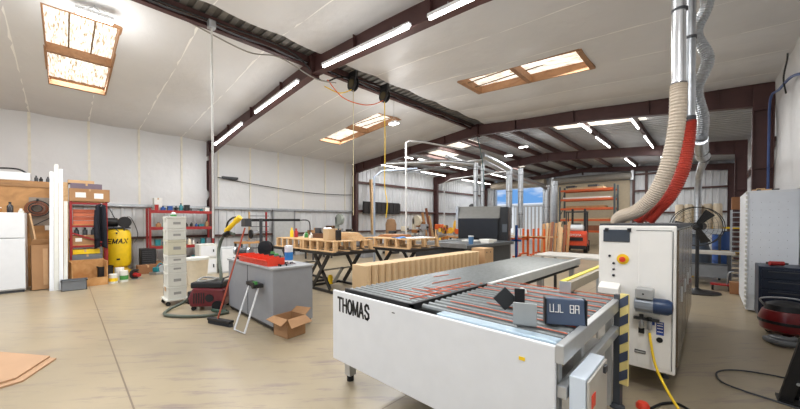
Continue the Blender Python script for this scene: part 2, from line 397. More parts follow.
# doors of the far gable
dr = struct(MB().b(D0 - .06, D0 + .04, YF - .08, YF + .12, 0, DZ).b(D1 - .04, D1 + .06, YF - .08, YF + .12, 0, DZ).build('door_1', GALV))
MB().cyl((D0 - .2, YF - .35, DZ + .3), (D1 + .2, YF - .35, DZ + .3), .27, n=24).build('roller_coil', M('tan_coil', (176, 164, 146), .5), dr, smooth=True)
d2 = struct(MB().b(-8.2, -3.75, YF - .06, YF + .02, 0, 4.3).build('door_2', M('tan_shutter', (196, 182, 156), .6, var=.05)))
mb = MB()
for i in range(40): mb.b(-8.15, -3.8, YF - .075, YF - .05, .05 + i * .107, .11 + i * .107)
mb.build('shutter_slats', M('tan_shutter'), d2)
MB().cyl((-8.35, YF - .33, 4.55), (-3.6, YF - .33, 4.55), .23, n=24).build('roller_coil', M('grey_coil', (150, 146, 138), .5), d2, smooth=True)
MB().b(-8.45, -8.3, YF - .5, YF, 4.25, 4.85).b(-3.65, -3.5, YF - .5, YF, 4.25, 4.85).build('end_plate', GALV, d2)
# outside, seen through the open door
hb = thing('white_building', 'long white building outside the open bay door', 'building', (-27, 44, 0))
MB().b(-16, 22, 0, 8, 0, 3.9).build('wall', M('white_stucco', (232, 232, 228), .8), hb); MB().b(-16.2, 22.2, -.2, 8.2, 3.9, 4.1).build('parapet', WHITE, hb)
co = thing('shipping_container', 'grey and tan ribbed container outside the open bay door', 'container', (-11.6, 31, 0))
mb = MB()
for i in range(14): mb.b(-2.4 + i * .35, -2.2 + i * .35, -.05, 0, .1, 3.0)
MB().b(-2.5, 2.5, 0, 2.2, 0, 3.1).build('body', M('tan_grey', (150, 142, 132), .6), co); mb.build('rib', M('pale_grey', (196, 196, 192), .6), co)

# ------------------------------------------------------------------ steel portal frames
def frame(y, label, d0=.42, dk=.55):
    t = thing('portal_structure', label, 'steel frame', (0, y, 0), group='oxide red portal frames')
    hw = .09
    def I(poly_outer, name):
        pass
    for sgn, xe, xi in ((-1, XL, XL + .34), (1, XR, XR - .34)):
        a, b_ = sorted((xe, xi)); zt = ZE - .02
        mb = MB(); mb.b(a + .02, b_ - .02, -.008, .008, 0, zt - .1).b(a, a + .02, -hw, hw, 0, zt - .1).b(b_ - .02, b_, -hw, hw, 0, zt - .1).b(a - .03, b_ + .03, -hw - .05, hw + .05, 0, .03)
        for z in (1.4, 2.8): mb.b(a + .02, b_ - .02, -hw + .01, hw - .01, z, z + .012)
        mb.build('column', STEEL, t)
        MB().b(a, b_, -.088, -.08, zt - .62, zt - .05).build('knee_plate', STEEL, t)
        # rafter
        xr = XC; x0 = xe; z0 = zroof(xe) - .02; z1 = ZR - .02
        pts_top = [(x0, z0), (xr, z1)]; bot = [(xr, z1 - d0), (xr + (x0 - xr) * .55, (z1 + (z0 - z1) * .55) - d0 * .95), (x0, z0 - dk)]
        mb = MB(); mb.prism(pts_top + bot, 'y', -.008, .008)
        mb.beam((x0, 0, z0 - .008), (xr, 0, z1 - .008), hw * 2, .018)
        mb.beam((bot[0][0], 0, bot[0][1]), (bot[1][0], 0, bot[1][1]), hw * 2, .018); mb.beam((bot[1][0], 0, bot[1][1]), (bot[2][0], 0, bot[2][1]), hw * 2, .018)
        for q in (.12, .3, .55, .8):
            x = x0 + (xr - x0) * q; zt_ = z0 + (z1 - z0) * q; mb.b(x - .006, x + .006, -hw + .01, hw - .01, zt_ - d0 * .93, zt_ - .02)
        mb.build('rafter', STEEL, t)
    MB().b(XC - .03, XC + .03, -.1, .1, ZR - .5, ZR - .03).build('ridge_plate', STEEL, t)
    return t
frame(3.93, 'nearest dark red portal frame, lamps fixed along its left rafter')
frame(11.03, 'second dark red portal frame at the end of the white insulation')
frame(18.26, 'third dark red portal frame under the bare metal roof')
frame(25.15, 'farthest dark red portal frame against the far gable wall', .3, .35)

# ridge strip: bare corrugated steel and two purlins between the insulation sheets
mb = MB(); a = YN
while a < YI:
    mb.b(XC - .3, XC + .3, a, a + .1, ZR + .02, ZR + .05); a += .2
rb = tag(mb.build('ridge_flashing', M('shaded_flashing', (132, 130, 126), .5, .5, .2, 6)), 'corrugated grey ridge flashing strip between ceiling insulation sheets', 'flashing')  # darker grey carries the dim light on the ridge strip
MB().b(XC - .32, XC + .32, YN, YI, ZR + .05, ZR + .07).build('backing_sheet', M('dark_backing', (96, 94, 92), .6), rb)
t = thing('ridge_purlin', 'dark red channel purlin running along the ridge above the near bays', 'purlin', (XC - .3, 0, 0))
MB().b(-.06, .06, YN, YI, ZR - .16, ZR - .14).b(-.06, -.045, YN, YI, ZR - .16, ZR + .04).b(-.06, .06, YN, YI, ZR + .02, ZR + .04).build('web', STEEL, t)
MB().b(.1, .12, YN, YI, ZR - .1, ZR + .02).build('lip', PURL, t)
tag(MB().tube([(XC - .1, -4, ZR - .06), (XC - .12, 1, ZR - .12), (XC - .05, 3.3, ZR - .1), (XC, 4.1, ZR - .52), (XC + .05, 5, ZR - .2), (XC, 8, ZR - .1), (XC, 11, ZR - .12)], .018, 8).build('electrical_cable', BLACK, smooth=True), 'black cable strapped along the ridge past the nearest frame', 'cable')
tag(MB().tube([(XC - .45, 1.6, ZR - .1), (XC - .4, 2.6, ZR - .28), (XC - .2, 3.2, ZR - .25), (XC + .05, 3.9, ZR - .55), (XC + .3, 4.3, ZR - .6)], .014, 8).build('electrical_cable', M('grey_cable', (150, 146, 138), .5), smooth=True), 'loose grey cable drooping under the ridge to the nearest frame', 'cable')

# ------------------------------------------------------------------ skylights
WCURB = wood('skylight_wood', (148, 108, 76), (176, 134, 96), (2, 6, 6))
def skylight(x0, x1, y0, y1, label, near=True, power=SKY_W):
    cx, cy = (x0 + x1) / 2, (y0 + y1) / 2; zc = zroof(cx)
    t = thing('skylight', label, 'skylight', (cx, cy, zc), group='roof skylights')
    hx, hy = (x1 - x0) / 2, (y1 - y0) / 2; g = (zroof(x1) - zroof(x0)) / (x1 - x0)
    zt = zd - .015
    if near:
        mb = MB(); e = .035
        for y in (-hy, hy): mb.beam((-hx, y, -hx * g + .05), (hx, y, hx * g + .05), e, .2)
        mb.build('frame', WCURB, t)
        for x in (-hx + .02, 0, hx - .02): MB().b(x - .05, x + .05, -hy, hy, x * g - .06, x * g + .12).build('crossbar', WCURB, t)
    mb = MB(); n = 10
    k = int((y1 - y0) / .1)
    vs = []; fs = []
    for i in range(k + 1):
        y = -hy + 2 * hy * i / k; dz = .02 * (i % 2)
        vs += [(-hx, y, -hx * g + zt - dz), (hx, y, hx * g + zt - dz)]
    for i in range(k): fs.append((2 * i, 2 * i + 1, 2 * i + 3, 2 * i + 2))
    mb._add(vs, fs); mb.build('panel', PANEL, t)
    if near:
        mb = MB()
        for q in (.33, .66): mb.b(-hx, hx, -hy + 2 * hy * q - .012, -hy + 2 * hy * q + .012, zt - .05, zt - .03)
        mb.build('glazing_rib', M('dull_bronze', (120, 96, 66), .5), t)
    area('skylight_daylight', (0, 0, -.08 if near else zt - .1), (0, 0, 0), x1 - x0 - .1, y1 - y0 - .1, power, (1, .98, .94), t)
    return t
skylight(*sky[0], 'large skylight nearest the left edge, above the workshop floor')
skylight(*sky[1], 'long skylight on the right slope just before the second frame')
skylight(*sky[2], 'skylight on the left slope just before the second frame')
skylight(-4.5, -1.6, 12.9, 14.0, 'skylight in the bare bay on the right slope behind the second frame', False)
skylight(-9.3, -8.0, 12.3, 13.9, 'skylight in the bare bay on the left slope behind the second frame', False, 60)
skylight(-10.9, -9.8, 13.2, 14.9, 'narrow skylight farther left in the bare bay behind second frame', False, 60)
skylight(-5.0, -1.9, 20.1, 21.6, 'farthest skylight on the right slope beyond the third frame', False, 80)
skylight(-10.6, -9.0, 20.0, 21.6, 'farthest skylight on the left slope beyond the third frame', False, 80)

# ------------------------------------------------------------------ LED strips
def strip(p0, p1, label, group, side=False, power=1.0):
    p0 = Vector(p0); p1 = Vector(p1); c = (p0 + p1) / 2; d = p1 - p0; Ln = d.length
    t = thing('strip_light', label, 'light', c, group=group); h = d / 2
    MB().beam(-h + Vector((0, 0, .045)), h + Vector((0, 0, .045)), .07, .05).build('housing', WHITE, t)
    MB().cyl(-h * .98, h * .98, .02, n=10).build('tube', TUBE, t)
    for k in (-.7, .7): MB().cyl(h * k + Vector((0, 0, .06)), h * k + Vector((0, 0, .32 if not side else .12)), .006, n=6).build('hanger', GALV, t)
    if side:
        for k in (-.7, .7): MB().beam(h * k + Vector((0, -.02, .06)), h * k + Vector((0, .2, .1)), .03, .01).build('side_bracket', GALV, t)
    yaw = math.atan2(d.y, d.x)
    area('strip_lamp', (0, 0, -.05), (0, 0, yaw), Ln, .12, FIX_DOWN * Ln * power, parent=t)
    pl = bpy.data.lights.new('strip_glow', 'POINT'); pl.energy = FIX_ALL * power * Ln / 2; pl.shadow_soft_size = .5; pl.color = (.95, .97, 1)
    po = bpy.data.objects.new('strip_glow', pl); S.collection.objects.link(po); po.location = (0, 0, -.9); po.parent = t
    return t
G1 = 'strip lights on the nearest frame'; G2 = 'strip lights in the far bays'
strip((-12.7, 3.72, 4.32), (-10.2, 3.72, 4.54), 'lowest strip light on the nearest rafter, beside the left column', G1, True)
strip((-9.22, 3.72, 4.64), (-6.81, 3.72, 4.79), 'middle strip light on the nearest rafter, left of the ridge', G1, True)
strip((-5.79, 3.72, 4.79), (-3.37, 3.72, 4.605), 'long strip light right of the ridge on the nearest rafter', G1, True)
strip((-3.0, 3.72, 4.56), (-.7, 3.72, 4.4), 'strip light on the nearest rafter at the top edge of the photo', G1, True, power=.5)
far = [((-3.25, 12.0), (-3.25, 13.7), 'far strip light crossing the left end of the right slope skylight'), ((-3.3, 14.7), (-3.3, 17.1), 'far strip light behind and left, before the third frame'),
       ((-1.83, 12.4), (-1.83, 13.9), 'far strip light crossing the right end of the right slope skylight'), ((-1.83, 15.3), (-1.83, 18.0), 'far strip light rightmost before the third frame'),
       ((-3.3, 20.8), (-3.3, 24.0), 'farthest strip light above the tan roller door'), ((-1.8, 20.8), (-1.8, 24.0), 'farthest strip light nearest the right wall'),
       ((-11.05, 14.8), (-11.05, 17.5), 'far strip light beside the narrow left skylight'), ((-13.0, 15.4), (-13.0, 18.0), 'far strip light closest to the left wall'),
       ((-11.1, 11.5), (-11.1, 12.5), 'short far strip light just behind the second frame'), ((-11.0, 12.8), (-11.0, 13.9), 'short far strip light second behind the second frame'),
       ((-13.2, 20.3), (-13.2, 24.5), 'farthest strip light by the left wall near the open door'), ((-10.9, 20.3), (-10.9, 23.5), 'farthest strip light in front of the open bay door'),
       ((-13.0, 11.9), (-13.0, 14.3), 'far strip light over the wall of machines beyond second column')]
for a, b_, lb in far: strip((a[0], a[1], zroof(a[0]) - .16), (b_[0], b_[1], zroof(b_[0]) - .16), lb, G2, power=.4)
def highbay(x, y, z, label, s_=1, rz=0, power=90):
    t = thing('linear_high_bay', label, 'light', (x, y, z), rz, 'suspended high bay lights')
    MB().b(-.3 * s_, .3 * s_, -.09, .09, 0, .06).build('housing', WHITE, t, .01); MB().b(-.28 * s_, .28 * s_, -.08, .08, -.012, 0).build('diffuser', TUBE, t)
    zt = zroof(x) - z - .05
    MB().cyl((-.12, 0, .06), (0, 0, min(.2, zt)), .005, n=6).cyl((.12, 0, .06), (0, 0, min(.2, zt)), .005, n=6).cyl((0, 0, min(.2, zt)), (0, 0, zt + .05), .006, n=6).build('chain', GALV, t)
    area('high_bay_lamp', (0, 0, -.03), (0, 0, 0), .5 * s_, .14, power, parent=t)
    pl = bpy.data.lights.new('high_bay_glow', 'POINT'); pl.energy = power * .5; pl.shadow_soft_size = .3
    po = bpy.data.objects.new('high_bay_glow', pl); S.collection.objects.link(po); po.location = (0, 0, -.5); po.parent = t
highbay(-7.5, .38, 5.05, 'bright suspended lamp beside the large left skylight', .8, R(90))
highbay(-3.0, -1.2, 4.4, 'added unseen fill lamp above and behind the camera', 1, 0, 85); highbay(.1, 1.2, 4.3, 'added unseen fill lamp over the right aisle above the camera', 1, 0, 60)  # unseen fill lamps, added to brighten the near right side
highbay(-8.5, -3.2, 4.5, 'added unseen fill lamp near the bay opening behind the camera', 1, 0, 100)  # another out-of-view lamp added as fill for the near bays
highbay(-6.9, 6.9, 4.55, 'small suspended lamp near the ridge before the second frame', .5)
highbay(-7.1, 15.0, 4.8, 'small suspended lamp left of ridge before the third frame', .6, 0, 50)
highbay(-5.9, 13.9, 4.85, 'small suspended lamp right of ridge before the third frame', .6, 0, 50)

# ================================================================== OBJECTS
# ------------------------------------------------------------------ roller conveyor
cv = thing('roller_conveyor', 'long low roller conveyor with white THOMAS panel in the foreground', 'conveyor', (0, 0, 0))
X0, X1, Y0, ZT = -2.7, -.6, 1.84, .92
MB().b(X0, X1, Y0, Y0 + .03, .24, ZT).build('front_panel', WHITE, cv, .006)
lettering('THOMAS', -2.61, .735, .058, .125, .021, .0215, lambda u, v, d: (u, Y0 - d, v), BLACK, cv, iw={'M': 1.15})
MB().b(X0, X0 + .03, Y0 + .03, 6.45, .62, ZT - .03).build('side_panel', WHITE, cv, .004)
MB().b(-1.45, X1 - .005, Y0 + .05, Y0 + .15, ZT - .07, ZT + .005).build('inner_rail', LBLUE, cv, .012)
# L-shaped black edge trim behind the panel
MB().b(X0 + .03, -1.75, Y0 + .125, Y0 + .15, ZT - .05, ZT).b(-1.79, -1.75, Y0 + .125, 3.2, ZT - .05, ZT + .002).build('edge_trim', SLAT, cv)
MB().b(X1, X1 + .045, Y0 + .0, 3.5, ZT - .09, ZT + .012).build('side_rail', ALU, cv, .006)
MB().b(-1.75, -1.69, 3.2, 6.5, ZT - .1, ZT + .01).build('side_rail', M('pale_alu', (214, 216, 214), .4, .3), cv, .004)
MB().b(X0 + .03, X1 - .1, Y0 + .16, 3.3, ZT - .14, ZT - .12).b(X0 + .03, -1.7, 3.3, 6.45, ZT - .14, ZT - .12).build('drip_tray', SLAT, cv)
# rollers: long table of dark zinc rollers, each across X
n = 62
for i in range(n):
    y = Y0 + .2 + i * (6.4 - Y0 - .2) / n
    x1 = -1.8 if y < 3.2 else -1.76
    if i % 2 == 0 or True:
        MB().cyl((X0 + .04, y, ZT - .03), (x1, y, ZT - .03), .026, n=8).build('roller', ROLL, cv, smooth=True)
for i in range(17):
    y = Y0 + .23 + i * .085
    MB().cyl((-1.72, y, ZT - .03), (X1 - .02, y, ZT - .03), .024, n=8).build('roller', ROLL, cv, smooth=True)
# red round drive belts
for i in range(9):
    y = Y0 + .272 + i * .17; q = .05 + .5 * random.random()
    MB().cyl((-1.72 + (q if i < 5 else 0), y, ZT - .002), (X1 - .02, y + .004, ZT - .004), .0045, n=6).build('drive_belt', REDBELT, cv)
for i, x in enumerate((-2.45, -2.2, -2.0, -1.9)):
    MB().cyl((x, 2.1 + .35 * (3 - i), ZT - .001), (x + .04, 3.4 - .1 * i, ZT - .001), .005, n=6).build('drive_belt', REDBELT, cv)
for i in range(9):
    y = 2.2 + i * .12; MB().cyl((-2.3 + .06 * i, y, ZT - .001), (-1.8, y + .02, ZT - .001), .005, n=6).build('drive_belt', REDBELT, cv)
# under-structure on the right hand end
MB().b(X1 + .0, X1 + .05, Y0 + .03, 3.3, .63, .70).build('lower_rail', ALU, cv, .005)
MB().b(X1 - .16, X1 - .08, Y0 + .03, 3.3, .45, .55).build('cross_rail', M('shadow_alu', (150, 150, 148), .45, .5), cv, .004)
for y in (Y0 + .06, 2.35, 3.25): MB().b(X1 - .05, X1 - .0, y, y + .06, .0, ZT - .1).build('leg', ALU, cv, .004)
MB().b(X0 + .06, X0 + .14, Y0 + .1, Y0 + .18, .06, .3).build('leg', ALU, cv); MB().lathe([(.035, 0), (.035, .07), (.025, .09)], (X0 + .1, Y0 + .14, 0)).build('foot', RUB, cv)
for y in (3.4, 4.8, 6.3):
    for x in (X0 + .1, -1.78): MB().b(x - .035, x + .035, y - .035, y + .035, 0, ZT - .1).build('leg', ALU, cv)
MB().b(-1.84, -1.8, 1.9, 3.3, .3, .36).b(-2.6, -1.8, 3.38, 3.42, .3, .36).build('brace', ALU, cv)
lb = MB().b(-.80, -.765, Y0 - .004, Y0, .79, .81).build('warning_sticker', YEL, cv)
MB().b(-1.86, -1.83, Y0 - .004, Y0, .855, .862).build('panel_screw', DGREY, cv)

cb = thing('control_cabinet', 'white control cabinet with rotary switch under conveyor end', 'cabinet', (-.53, 2.1, 0))
MB().b(-.01, .07, -.22, .2, .12, .77).build('body', M('cabinet_white', (216, 226, 236), .35, var=.01), cb, .005)
MB().b(.073, .086, -.215, .19, .13, .76).build('door', M('cabinet_grey', (188, 184, 176), .3, .2), cb, .003)
MB().b(.086, .092, -.18, -.08, .42, .52).build('switch_plate', YEL, cb); MB().cyl((.092, -.13, .47), (.12, -.13, .47), .03).build('rotary_switch', RED, cb)
MB().b(.086, .09, -.17, -.1, .6, .67).build('red_label', ORED, cb); MB().b(.07, .1, .08, .13, .71, .75).build('door_lock', DGREY, cb)
for y in (-.18, .16): MB().b(.0, .07, y - .02, y + .02, 0, .12).build('leg', GALV, cb)
# hazard striped guard
hp = thing('guard_post', 'yellow and black striped guard post between conveyor and white machine', 'post', (-.51, 3.26, 0), R(-14))
MB().b(-.032, .032, -.012, .012, .22, .99).build('strip', M('hazard_yellow', (236, 216, 140), .5, var=.03), hp, .003)
mb = MB()
for i in range(5):
    z = .24 + i * .155; mb.prism([(-.032, z), (.032, z + .05), (.032, z + .13), (-.032, z + .08)], 'y', -.0155, -.0125)
mb.build('stripes', M('hazard_navy', (66, 74, 94), .5), hp)
MB().b(-.085, -.032, .0, .05, 0, .97).build('mount', M('dark_mount', (66, 70, 76), .5), hp)
MB().lathe([(.06, 0), (.06, .015), (.03, .03)], (-.06, .015, 0)).build('base', DGREY, hp)
tag(MB().lathe([(.05, 0), (.05, .03), (.035, .05), (.01, .055)], (-.4, 3.42, 0)).build('plastic_cap', ORED, smooth=True), 'orange plastic cap on the floor beside the striped post', 'cap')  # small round-topped cable cap

# things on the conveyor
def plate(name, label, cat, loc, wx, wz, mat, rot, th=.015):
    t = thing(name, label, cat, loc, rot=rot); MB().b(-wx / 2, wx / 2, -th / 2, th / 2, 0, wz).build('plate', mat, t, .004)
    return t
FACE = R(20)
t = plate('suction_pad', 'dark square pad tilted on a hinge arm on the rollers', 'pad', (-1.2, 2.38, .945), .13, .13, M('dark_pad', (40, 44, 46), .6), (R(-8), R(45), R(30)), .03)
MB().cyl((0, .01, .05), (.05, .10, .02), .02).build('hinge_arm', DGREY, t)
t = plate('stop_plate', 'narrow black stop plate standing behind the pale square', 'plate', (-1.05, 2.42, .925), .075, .16, BLACK, (0, 0, FACE), .02)
MB().b(-.04, .04, 0, .04, 0, .02).build('foot', BLACK, t)
t = plate('square_plate', 'pale grey square metal plate standing on the rollers', 'plate', (-.86, 2.06, .925), .145, .145, M('pale_metal', (168, 172, 172), .4, .4), (R(-3), 0, FACE), .012)
MB().b(-.05, .05, 0, .05, 0, .012).build('foot', ALU, t)
cp = thing('operator_box', 'smoky dark control panel with white marks on conveyor rollers', 'control panel', (-.68, 2.27, .925), R(27))
MB().prism([(-.03, 0), (.05, 0), (.05, .165), (.0, .165)], 'x', -.115, .115).build('body', M('navy_grey_case', (62, 76, 98), .3, var=.03), cp, .006)
for q in (-.12, .12): MB().b(q - .005, q + .005, -.03, .06, 0, .17).build('side_cheek', BLACK, cp, .003)
def glyph(mb, x, z, segs, s=.026):
    for a in segs:
        if a == 'l': mb.b(x, x + .004, -.003, 0, z, z + s * 2)
        if a == 'r': mb.b(x + s * .8, x + s * .8 + .004, -.003, 0, z, z + s * 2)
        if a == 'b': mb.b(x, x + s * .8, -.003, 0, z, z + .004)
        if a == 't': mb.b(x, x + s * .8, -.003, 0, z + s * 2 - .004, z + s * 2)
        if a == 'm': mb.b(x, x + s * .8, -.003, 0, z + s - .002, z + s + .002)
mb = MB(); x = -.095
for g_ in (('l', 'r', 'b'), ('r', 'b'), ('l', 'b'), (), ('l', 't', 'm', 'b', 'r'), ('l', 't', 'm', 'r')):
    glyph(mb, x, 0, g_); x += .03
mk = mb.build('markings', LABEL, cp); mk.location = (0, -.021, .08); mk.rotation_euler = (R(-10), 0, 0)
rag = tag(MB().lathe([(.0, .0), (.05, .0), (.04, .03), (.015, .045), (.0, .045)], (-1.28, 3.0, .925), 9).build('crumpled_rag', LABEL), 'small crumpled white rag behind the black stop plate', 'rag')

# yellow topped guide rail behind the control panel
gr = thing('guide_rail', 'grey guide rail with a yellow top edge crossing the conveyor', 'guide rail', (-1.0, 3.35, .925))
MB().b(-.05, .05, 0, 1.5, 0, .09).build('beam', M('beige_alu', (168, 156, 136), .45, .3), gr, .004); MB().b(-.05, .0, 0, 1.5, .09, .1).build('yellow_edge', M('yellow_edge', (236, 220, 70), .5), gr)
MB().b(-.05, .05, -.02, 0, -.01, .095).build('end_cap', ALU, gr)
MB().b(-.04, .04, 1.35, 1.43, -.925, 0).build('leg', ALU, gr)

# trestle table beyond the conveyor
tt = thing('trestle_table', 'pale worktop on black folding legs beyond the conveyor end', 'table', (-1.45, 7.3, 0))
MB().b(-1.25, .3, -.35, .55, .86, .9).build('tabletop', M('pale_top', (196, 192, 184), .5), tt, .005)
for x, y in ((.2, -.3), (.2, .5)):
    MB().beam((x - .12, y, 0), (x + .05, y, .86), .05, .05).build('leg', BLACK, tt); MB().beam((x + .12, y, 0), (x - .05, y, .86), .05, .05).build('leg', BLACK, tt)
for x, y in ((-1.1, -.3), (-1.1, .5)): MB().beam((x, y, 0), (x, y, .86), .05, .05).build('leg', BLACK, tt)

# ------------------------------------------------------------------ white processing machine
mc = thing('edge_banding_machine', 'tall white enclosed machine with window strip, yellow emergency button and motor', 'machine', (0, 0, 0))
MX0, MX1, MY, MZ = -.81, -.2, 3.75, 1.56
MB().b(MX0 + .02, MX1 - .02, MY + .03, 7.0, .22, MZ - .02).build('body', M('machine_grey', (196, 196, 190), .4), mc, .01)
FR = M('machine_white', (236, 233, 226), .35, var=.01)
MB().b(MX0, MX1 - .01, MY, MY + .04, .22, MZ).build('front_panel', FR, mc, .012)
# raised access panel and hinges
MB().b(-.48, -.24, MY - .006, MY, .26, MZ - .05).build('access_door', FR, mc, .004)
MB().b(-.236, -.232, MY - .008, MY, .26, MZ - .05).b(-.5, -.24, MY - .008, MY, MZ - .046, MZ - .042).build('door_gap', SLAT, mc)
MB().b(-.77, -.55, MY - .012, MY, 1.40, 1.52).build('viewing_window', TRANS, mc, .006)
for x in (-.755, -.57): MB().b(x, x + .03, MY - .02, MY, 1.5, 1.535).build('window_clip', BLACK, mc)
MB().lathe([(.05, 0), (.05, .008)], (-.605, MY, 1.235), axis=(0, -1, 0), n=24).build('button_plate', YEL, mc); MB().lathe([(.02, 0), (.026, .02), (.026, .03), (.01, .035)], (-.605, MY - .008, 1.235), axis=(0, -1, 0)).build('emergency_button', ORED, mc, smooth=True)
for x, z in ((-.715, 1.26), (-.68, 1.19), (-.68, 1.13), (-.68, 1.07)): MB().lathe([(.011, 0), (.011, .014), (.006, .018)], (x, MY, z), axis=(0, -1, 0)).build('push_button', BLACK, mc, smooth=True)
MB().prism([(MY, .86), (MY - .12, .9), (MY - .12, .96), (MY, 1.0)], 'x', -.79, -.62).build('outfeed_hood', FR, mc, .006)
MB().b(-.35, -.28, MY - .0075, MY - .006, .92, .98).build('paper_notice', LABEL, mc)
# side panels
sd = M('bronze_side_panel', (112, 100, 84), .22, .5, .2, 2)
for i in range(5):
    y = MY + .12 + i * .62; MB().b(MX1 - .018, MX1, y, y + .58, .26, MZ - .04).build('side_panel', sd, mc, .004)
for i in range(4):
    y = MY + .5 + i * .62; MB().b(MX1, MX1 + .012, y, y + .02, .8, .95).build('latch', GALV, mc)
MB().b(MX0, MX1, MY + .04, 7.0, MZ - .02, MZ + .02).build('top_cover', DGREY, mc)
for x in (MX0 + .1, MX1 - .12):
    for y in (MY + .5, 5.3, 6.8): MB().lathe([(.035, 0), (.035, .02), (.015, .03), (.015, .22)], (x, y, 0)).build('foot', DGREY, mc)
MB().b(MX0 + .05, MX1 - .05, MY + .7, 6.9, .02, .24).build('plinth_or_shade', SLAT, mc)  # dark block stands in for the shadow under the machine
# motor
MB().lathe([(.055, 0), (.066, .01), (.066, .14)], (-.42, MY - .1, .81), axis=(1, 0, 0), n=20).build('motor_body', M('motor_grey', (142, 148, 156), .35, .4), mc, smooth=True)
MB().lathe([(.07, 0), (.07, .10), (.05, .13), (0.01, .135)], (-.28, MY - .1, .81), axis=(1, 0, 0), n=20).build('motor_cowl', M('motor_blue', (34, 54, 86), .35), mc, smooth=True)
mb = MB()
for i in range(9):
    a = 2 * math.pi * i / 9; mb.beam((-.41, MY - .1 + .067 * math.cos(a), .81 + .067 * math.sin(a)), (-.29, MY - .1 + .067 * math.cos(a), .81 + .067 * math.sin(a)), .004, .01)
mb.build('cooling_fins', M('motor_grey'), mc)
MB().b(-.41, -.28, MY - .17, MY - .04, .87, .96).build('terminal_box', M('terminal_grey', (170, 170, 168), .35, .4), mc, .008)
MB().cyl((-.35, MY - .171, .915), (-.35, MY - .175, .915), .008).build('screw', BLACK, mc)
MB().b(-.42, -.24, MY - .06, MY, .72, .76).build('motor_bracket', M('machine_grey'), mc)
# pneumatics
MB().b(-.49, -.3, MY - .05, MY - .02, .64, .665).build('air_manifold', DGREY, mc)
for x, s_ in ((-.43, .8), (-.37, 1.0)):
    MB().lathe([(.012, 0), (.02, .01), (.02, .07 * s_), (.012, .075 * s_), (.012, .1 * s_)], (x, MY - .05, .54 + .02 / s_)).build('air_regulator', GALV, mc, smooth=True)
MB().lathe([(.02, 0), (.02, .03)], (-.37, MY - .05, .645), n=16).build('regulator_knob', BLACK, mc); MB().lathe([(.017, 0), (.017, .03)], (-.43, MY - .05, .665), n=16).build('regulator_knob', BLACK, mc)
MB().b(-.455, -.41, MY - .03, MY - .006, .51, .56).build('solenoid_valve', BLACK, mc, .003)
MB().b(-.325, -.27, MY - .008, MY - .006, .52, .64).build('blue_sticker', M('sticker_blue', (40, 70, 150), .5), mc)
for z in (.545, .575, .6, .622): MB().b(-.318, -.277, MY - .0095, MY - .008, z, z + .008).build('sticker_line', LABEL, mc)
MB().b(-.355, -.335, MY - .008, MY - .006, .6, .635).build('blue_sticker', M('sticker_blue'), mc)
MB().lathe([(.024, 0), (.024, .006)], (-.3, MY - .006, .475), axis=(0, -1, 0)).build('round_port', BLACK, mc)
MB().b(-.505, -.42, MY - .012, MY, .36, .39).build('slot_handle', DGREY, mc, .003); MB().b(-.50, -.425, MY - .014, MY - .01, .368, .382).build('slot', ALU, mc)

for o in mc.children:
    n_ = o.name.split('.')[0]
    if n_ in ('motor_body', 'motor_cowl', 'cooling_fins', 'terminal_box', 'screw', 'motor_bracket'): o.location = (-.075, 0, .035)
    if n_ in ('air_manifold', 'air_regulator', 'regulator_knob', 'solenoid_valve', 'blue_sticker', 'sticker_line', 'round_port'): o.location = (-.02, 0, .045)
# air hose from the machine along the floor
tag(MB().tube([(-.39, MY - .05, .58), (-.375, MY - .08, .5), (-.34, 3.62, .34), (-.27, 3.55, .2), (-.15, 3.42, .06), (-.05, 3.35, .013), (.05, 3.2, .012), (.14, 3.0, .012), (.2, 2.6, .012)], .0105, 8).build('air_hose', YEL, smooth=True), 'yellow air hose running from the white machine onto the floor', 'hose')
tag(MB().tube([(.72, 5.05, .01), (.45, 5.05, .01), (.2, 4.95, .01), (.07, 4.75, .01), (.1, 4.5, .01), (.25, 4.4, .01), (.42, 4.35, .01), (.58, 4.3, .01)], .008, 6).build('floor_cable', DGREY, smooth=True), 'thin dark cable looped on the floor in the right aisle', 'cable')
tag(MB().tube([(-.35, 3.42, .012), (-.28, 3.6, .012), (-.18, 3.68, .012), (-.05, 3.55, .012), (.05, 3.35, .012)], .011, 6).build('floor_hose', RUB, smooth=True), 'short black hose on the floor in front of the white machine', 'hose')

# ------------------------------------------------------------------ extraction ducts
du = thing('extraction_duct', 'bright vertical spiral duct dropping from the roof on the right', 'duct', (-.24, 4.3, 0))
MB().cyl((0, 0, 2.98), (-.01, 0, 4.78), .058, n=24, cap=False).build('pipe', M('bright_galv', (208, 210, 212), .25, .75), du, smooth=True)
for z in (2.98, 3.72, 4.4): MB().cyl((0, 0, z - .012), (0, 0, z + .012), .066, n=24).build('clamp', DGREY, du)
def flex(name, label, pts, r, mat, cat='hose', rib=.1):
    return tag(MB().tube(pts, r, 16, sub=26, rf=lambda i: 1 + (rib if i % 2 else -rib * .2)).build(name, mat), label, cat)
flex('extraction_hose', 'thick beige ribbed hose curving from bright duct down to white machine', [(-.24, 4.3, 2.98), (-.25, 4.3, 2.6), (-.31, 4.3, 2.2), (-.42, 4.34, 1.9), (-.58, 4.4, 1.72), (-.74, 4.5, 1.66), (-.8, 4.6, 1.6)], .068, RIBBEIGE)
flex('extraction_hose', 'bright red ribbed hose curving to the top of the white machine', [(-.165, 4.55, 2.66), (-.175, 4.55, 2.45), (-.21, 4.5, 2.14), (-.31, 4.5, 1.87), (-.42, 4.5, 1.72), (-.5, 4.5, 1.6)], .056, RIBRED, rib=.14)
flex('extraction_hose', 'red ribbed hose behind, lower and farther from the white machine', [(-.2, 4.95, 2.6), (-.24, 4.95, 2.3), (-.36, 4.9, 1.97), (-.52, 4.9, 1.78), (-.66, 4.9, 1.6)], .066, RIBRED, rib=.14)
t = thing('extraction_duct', 'slim silver duct above the bright red hose', 'duct', (-.17, 4.55, 0))
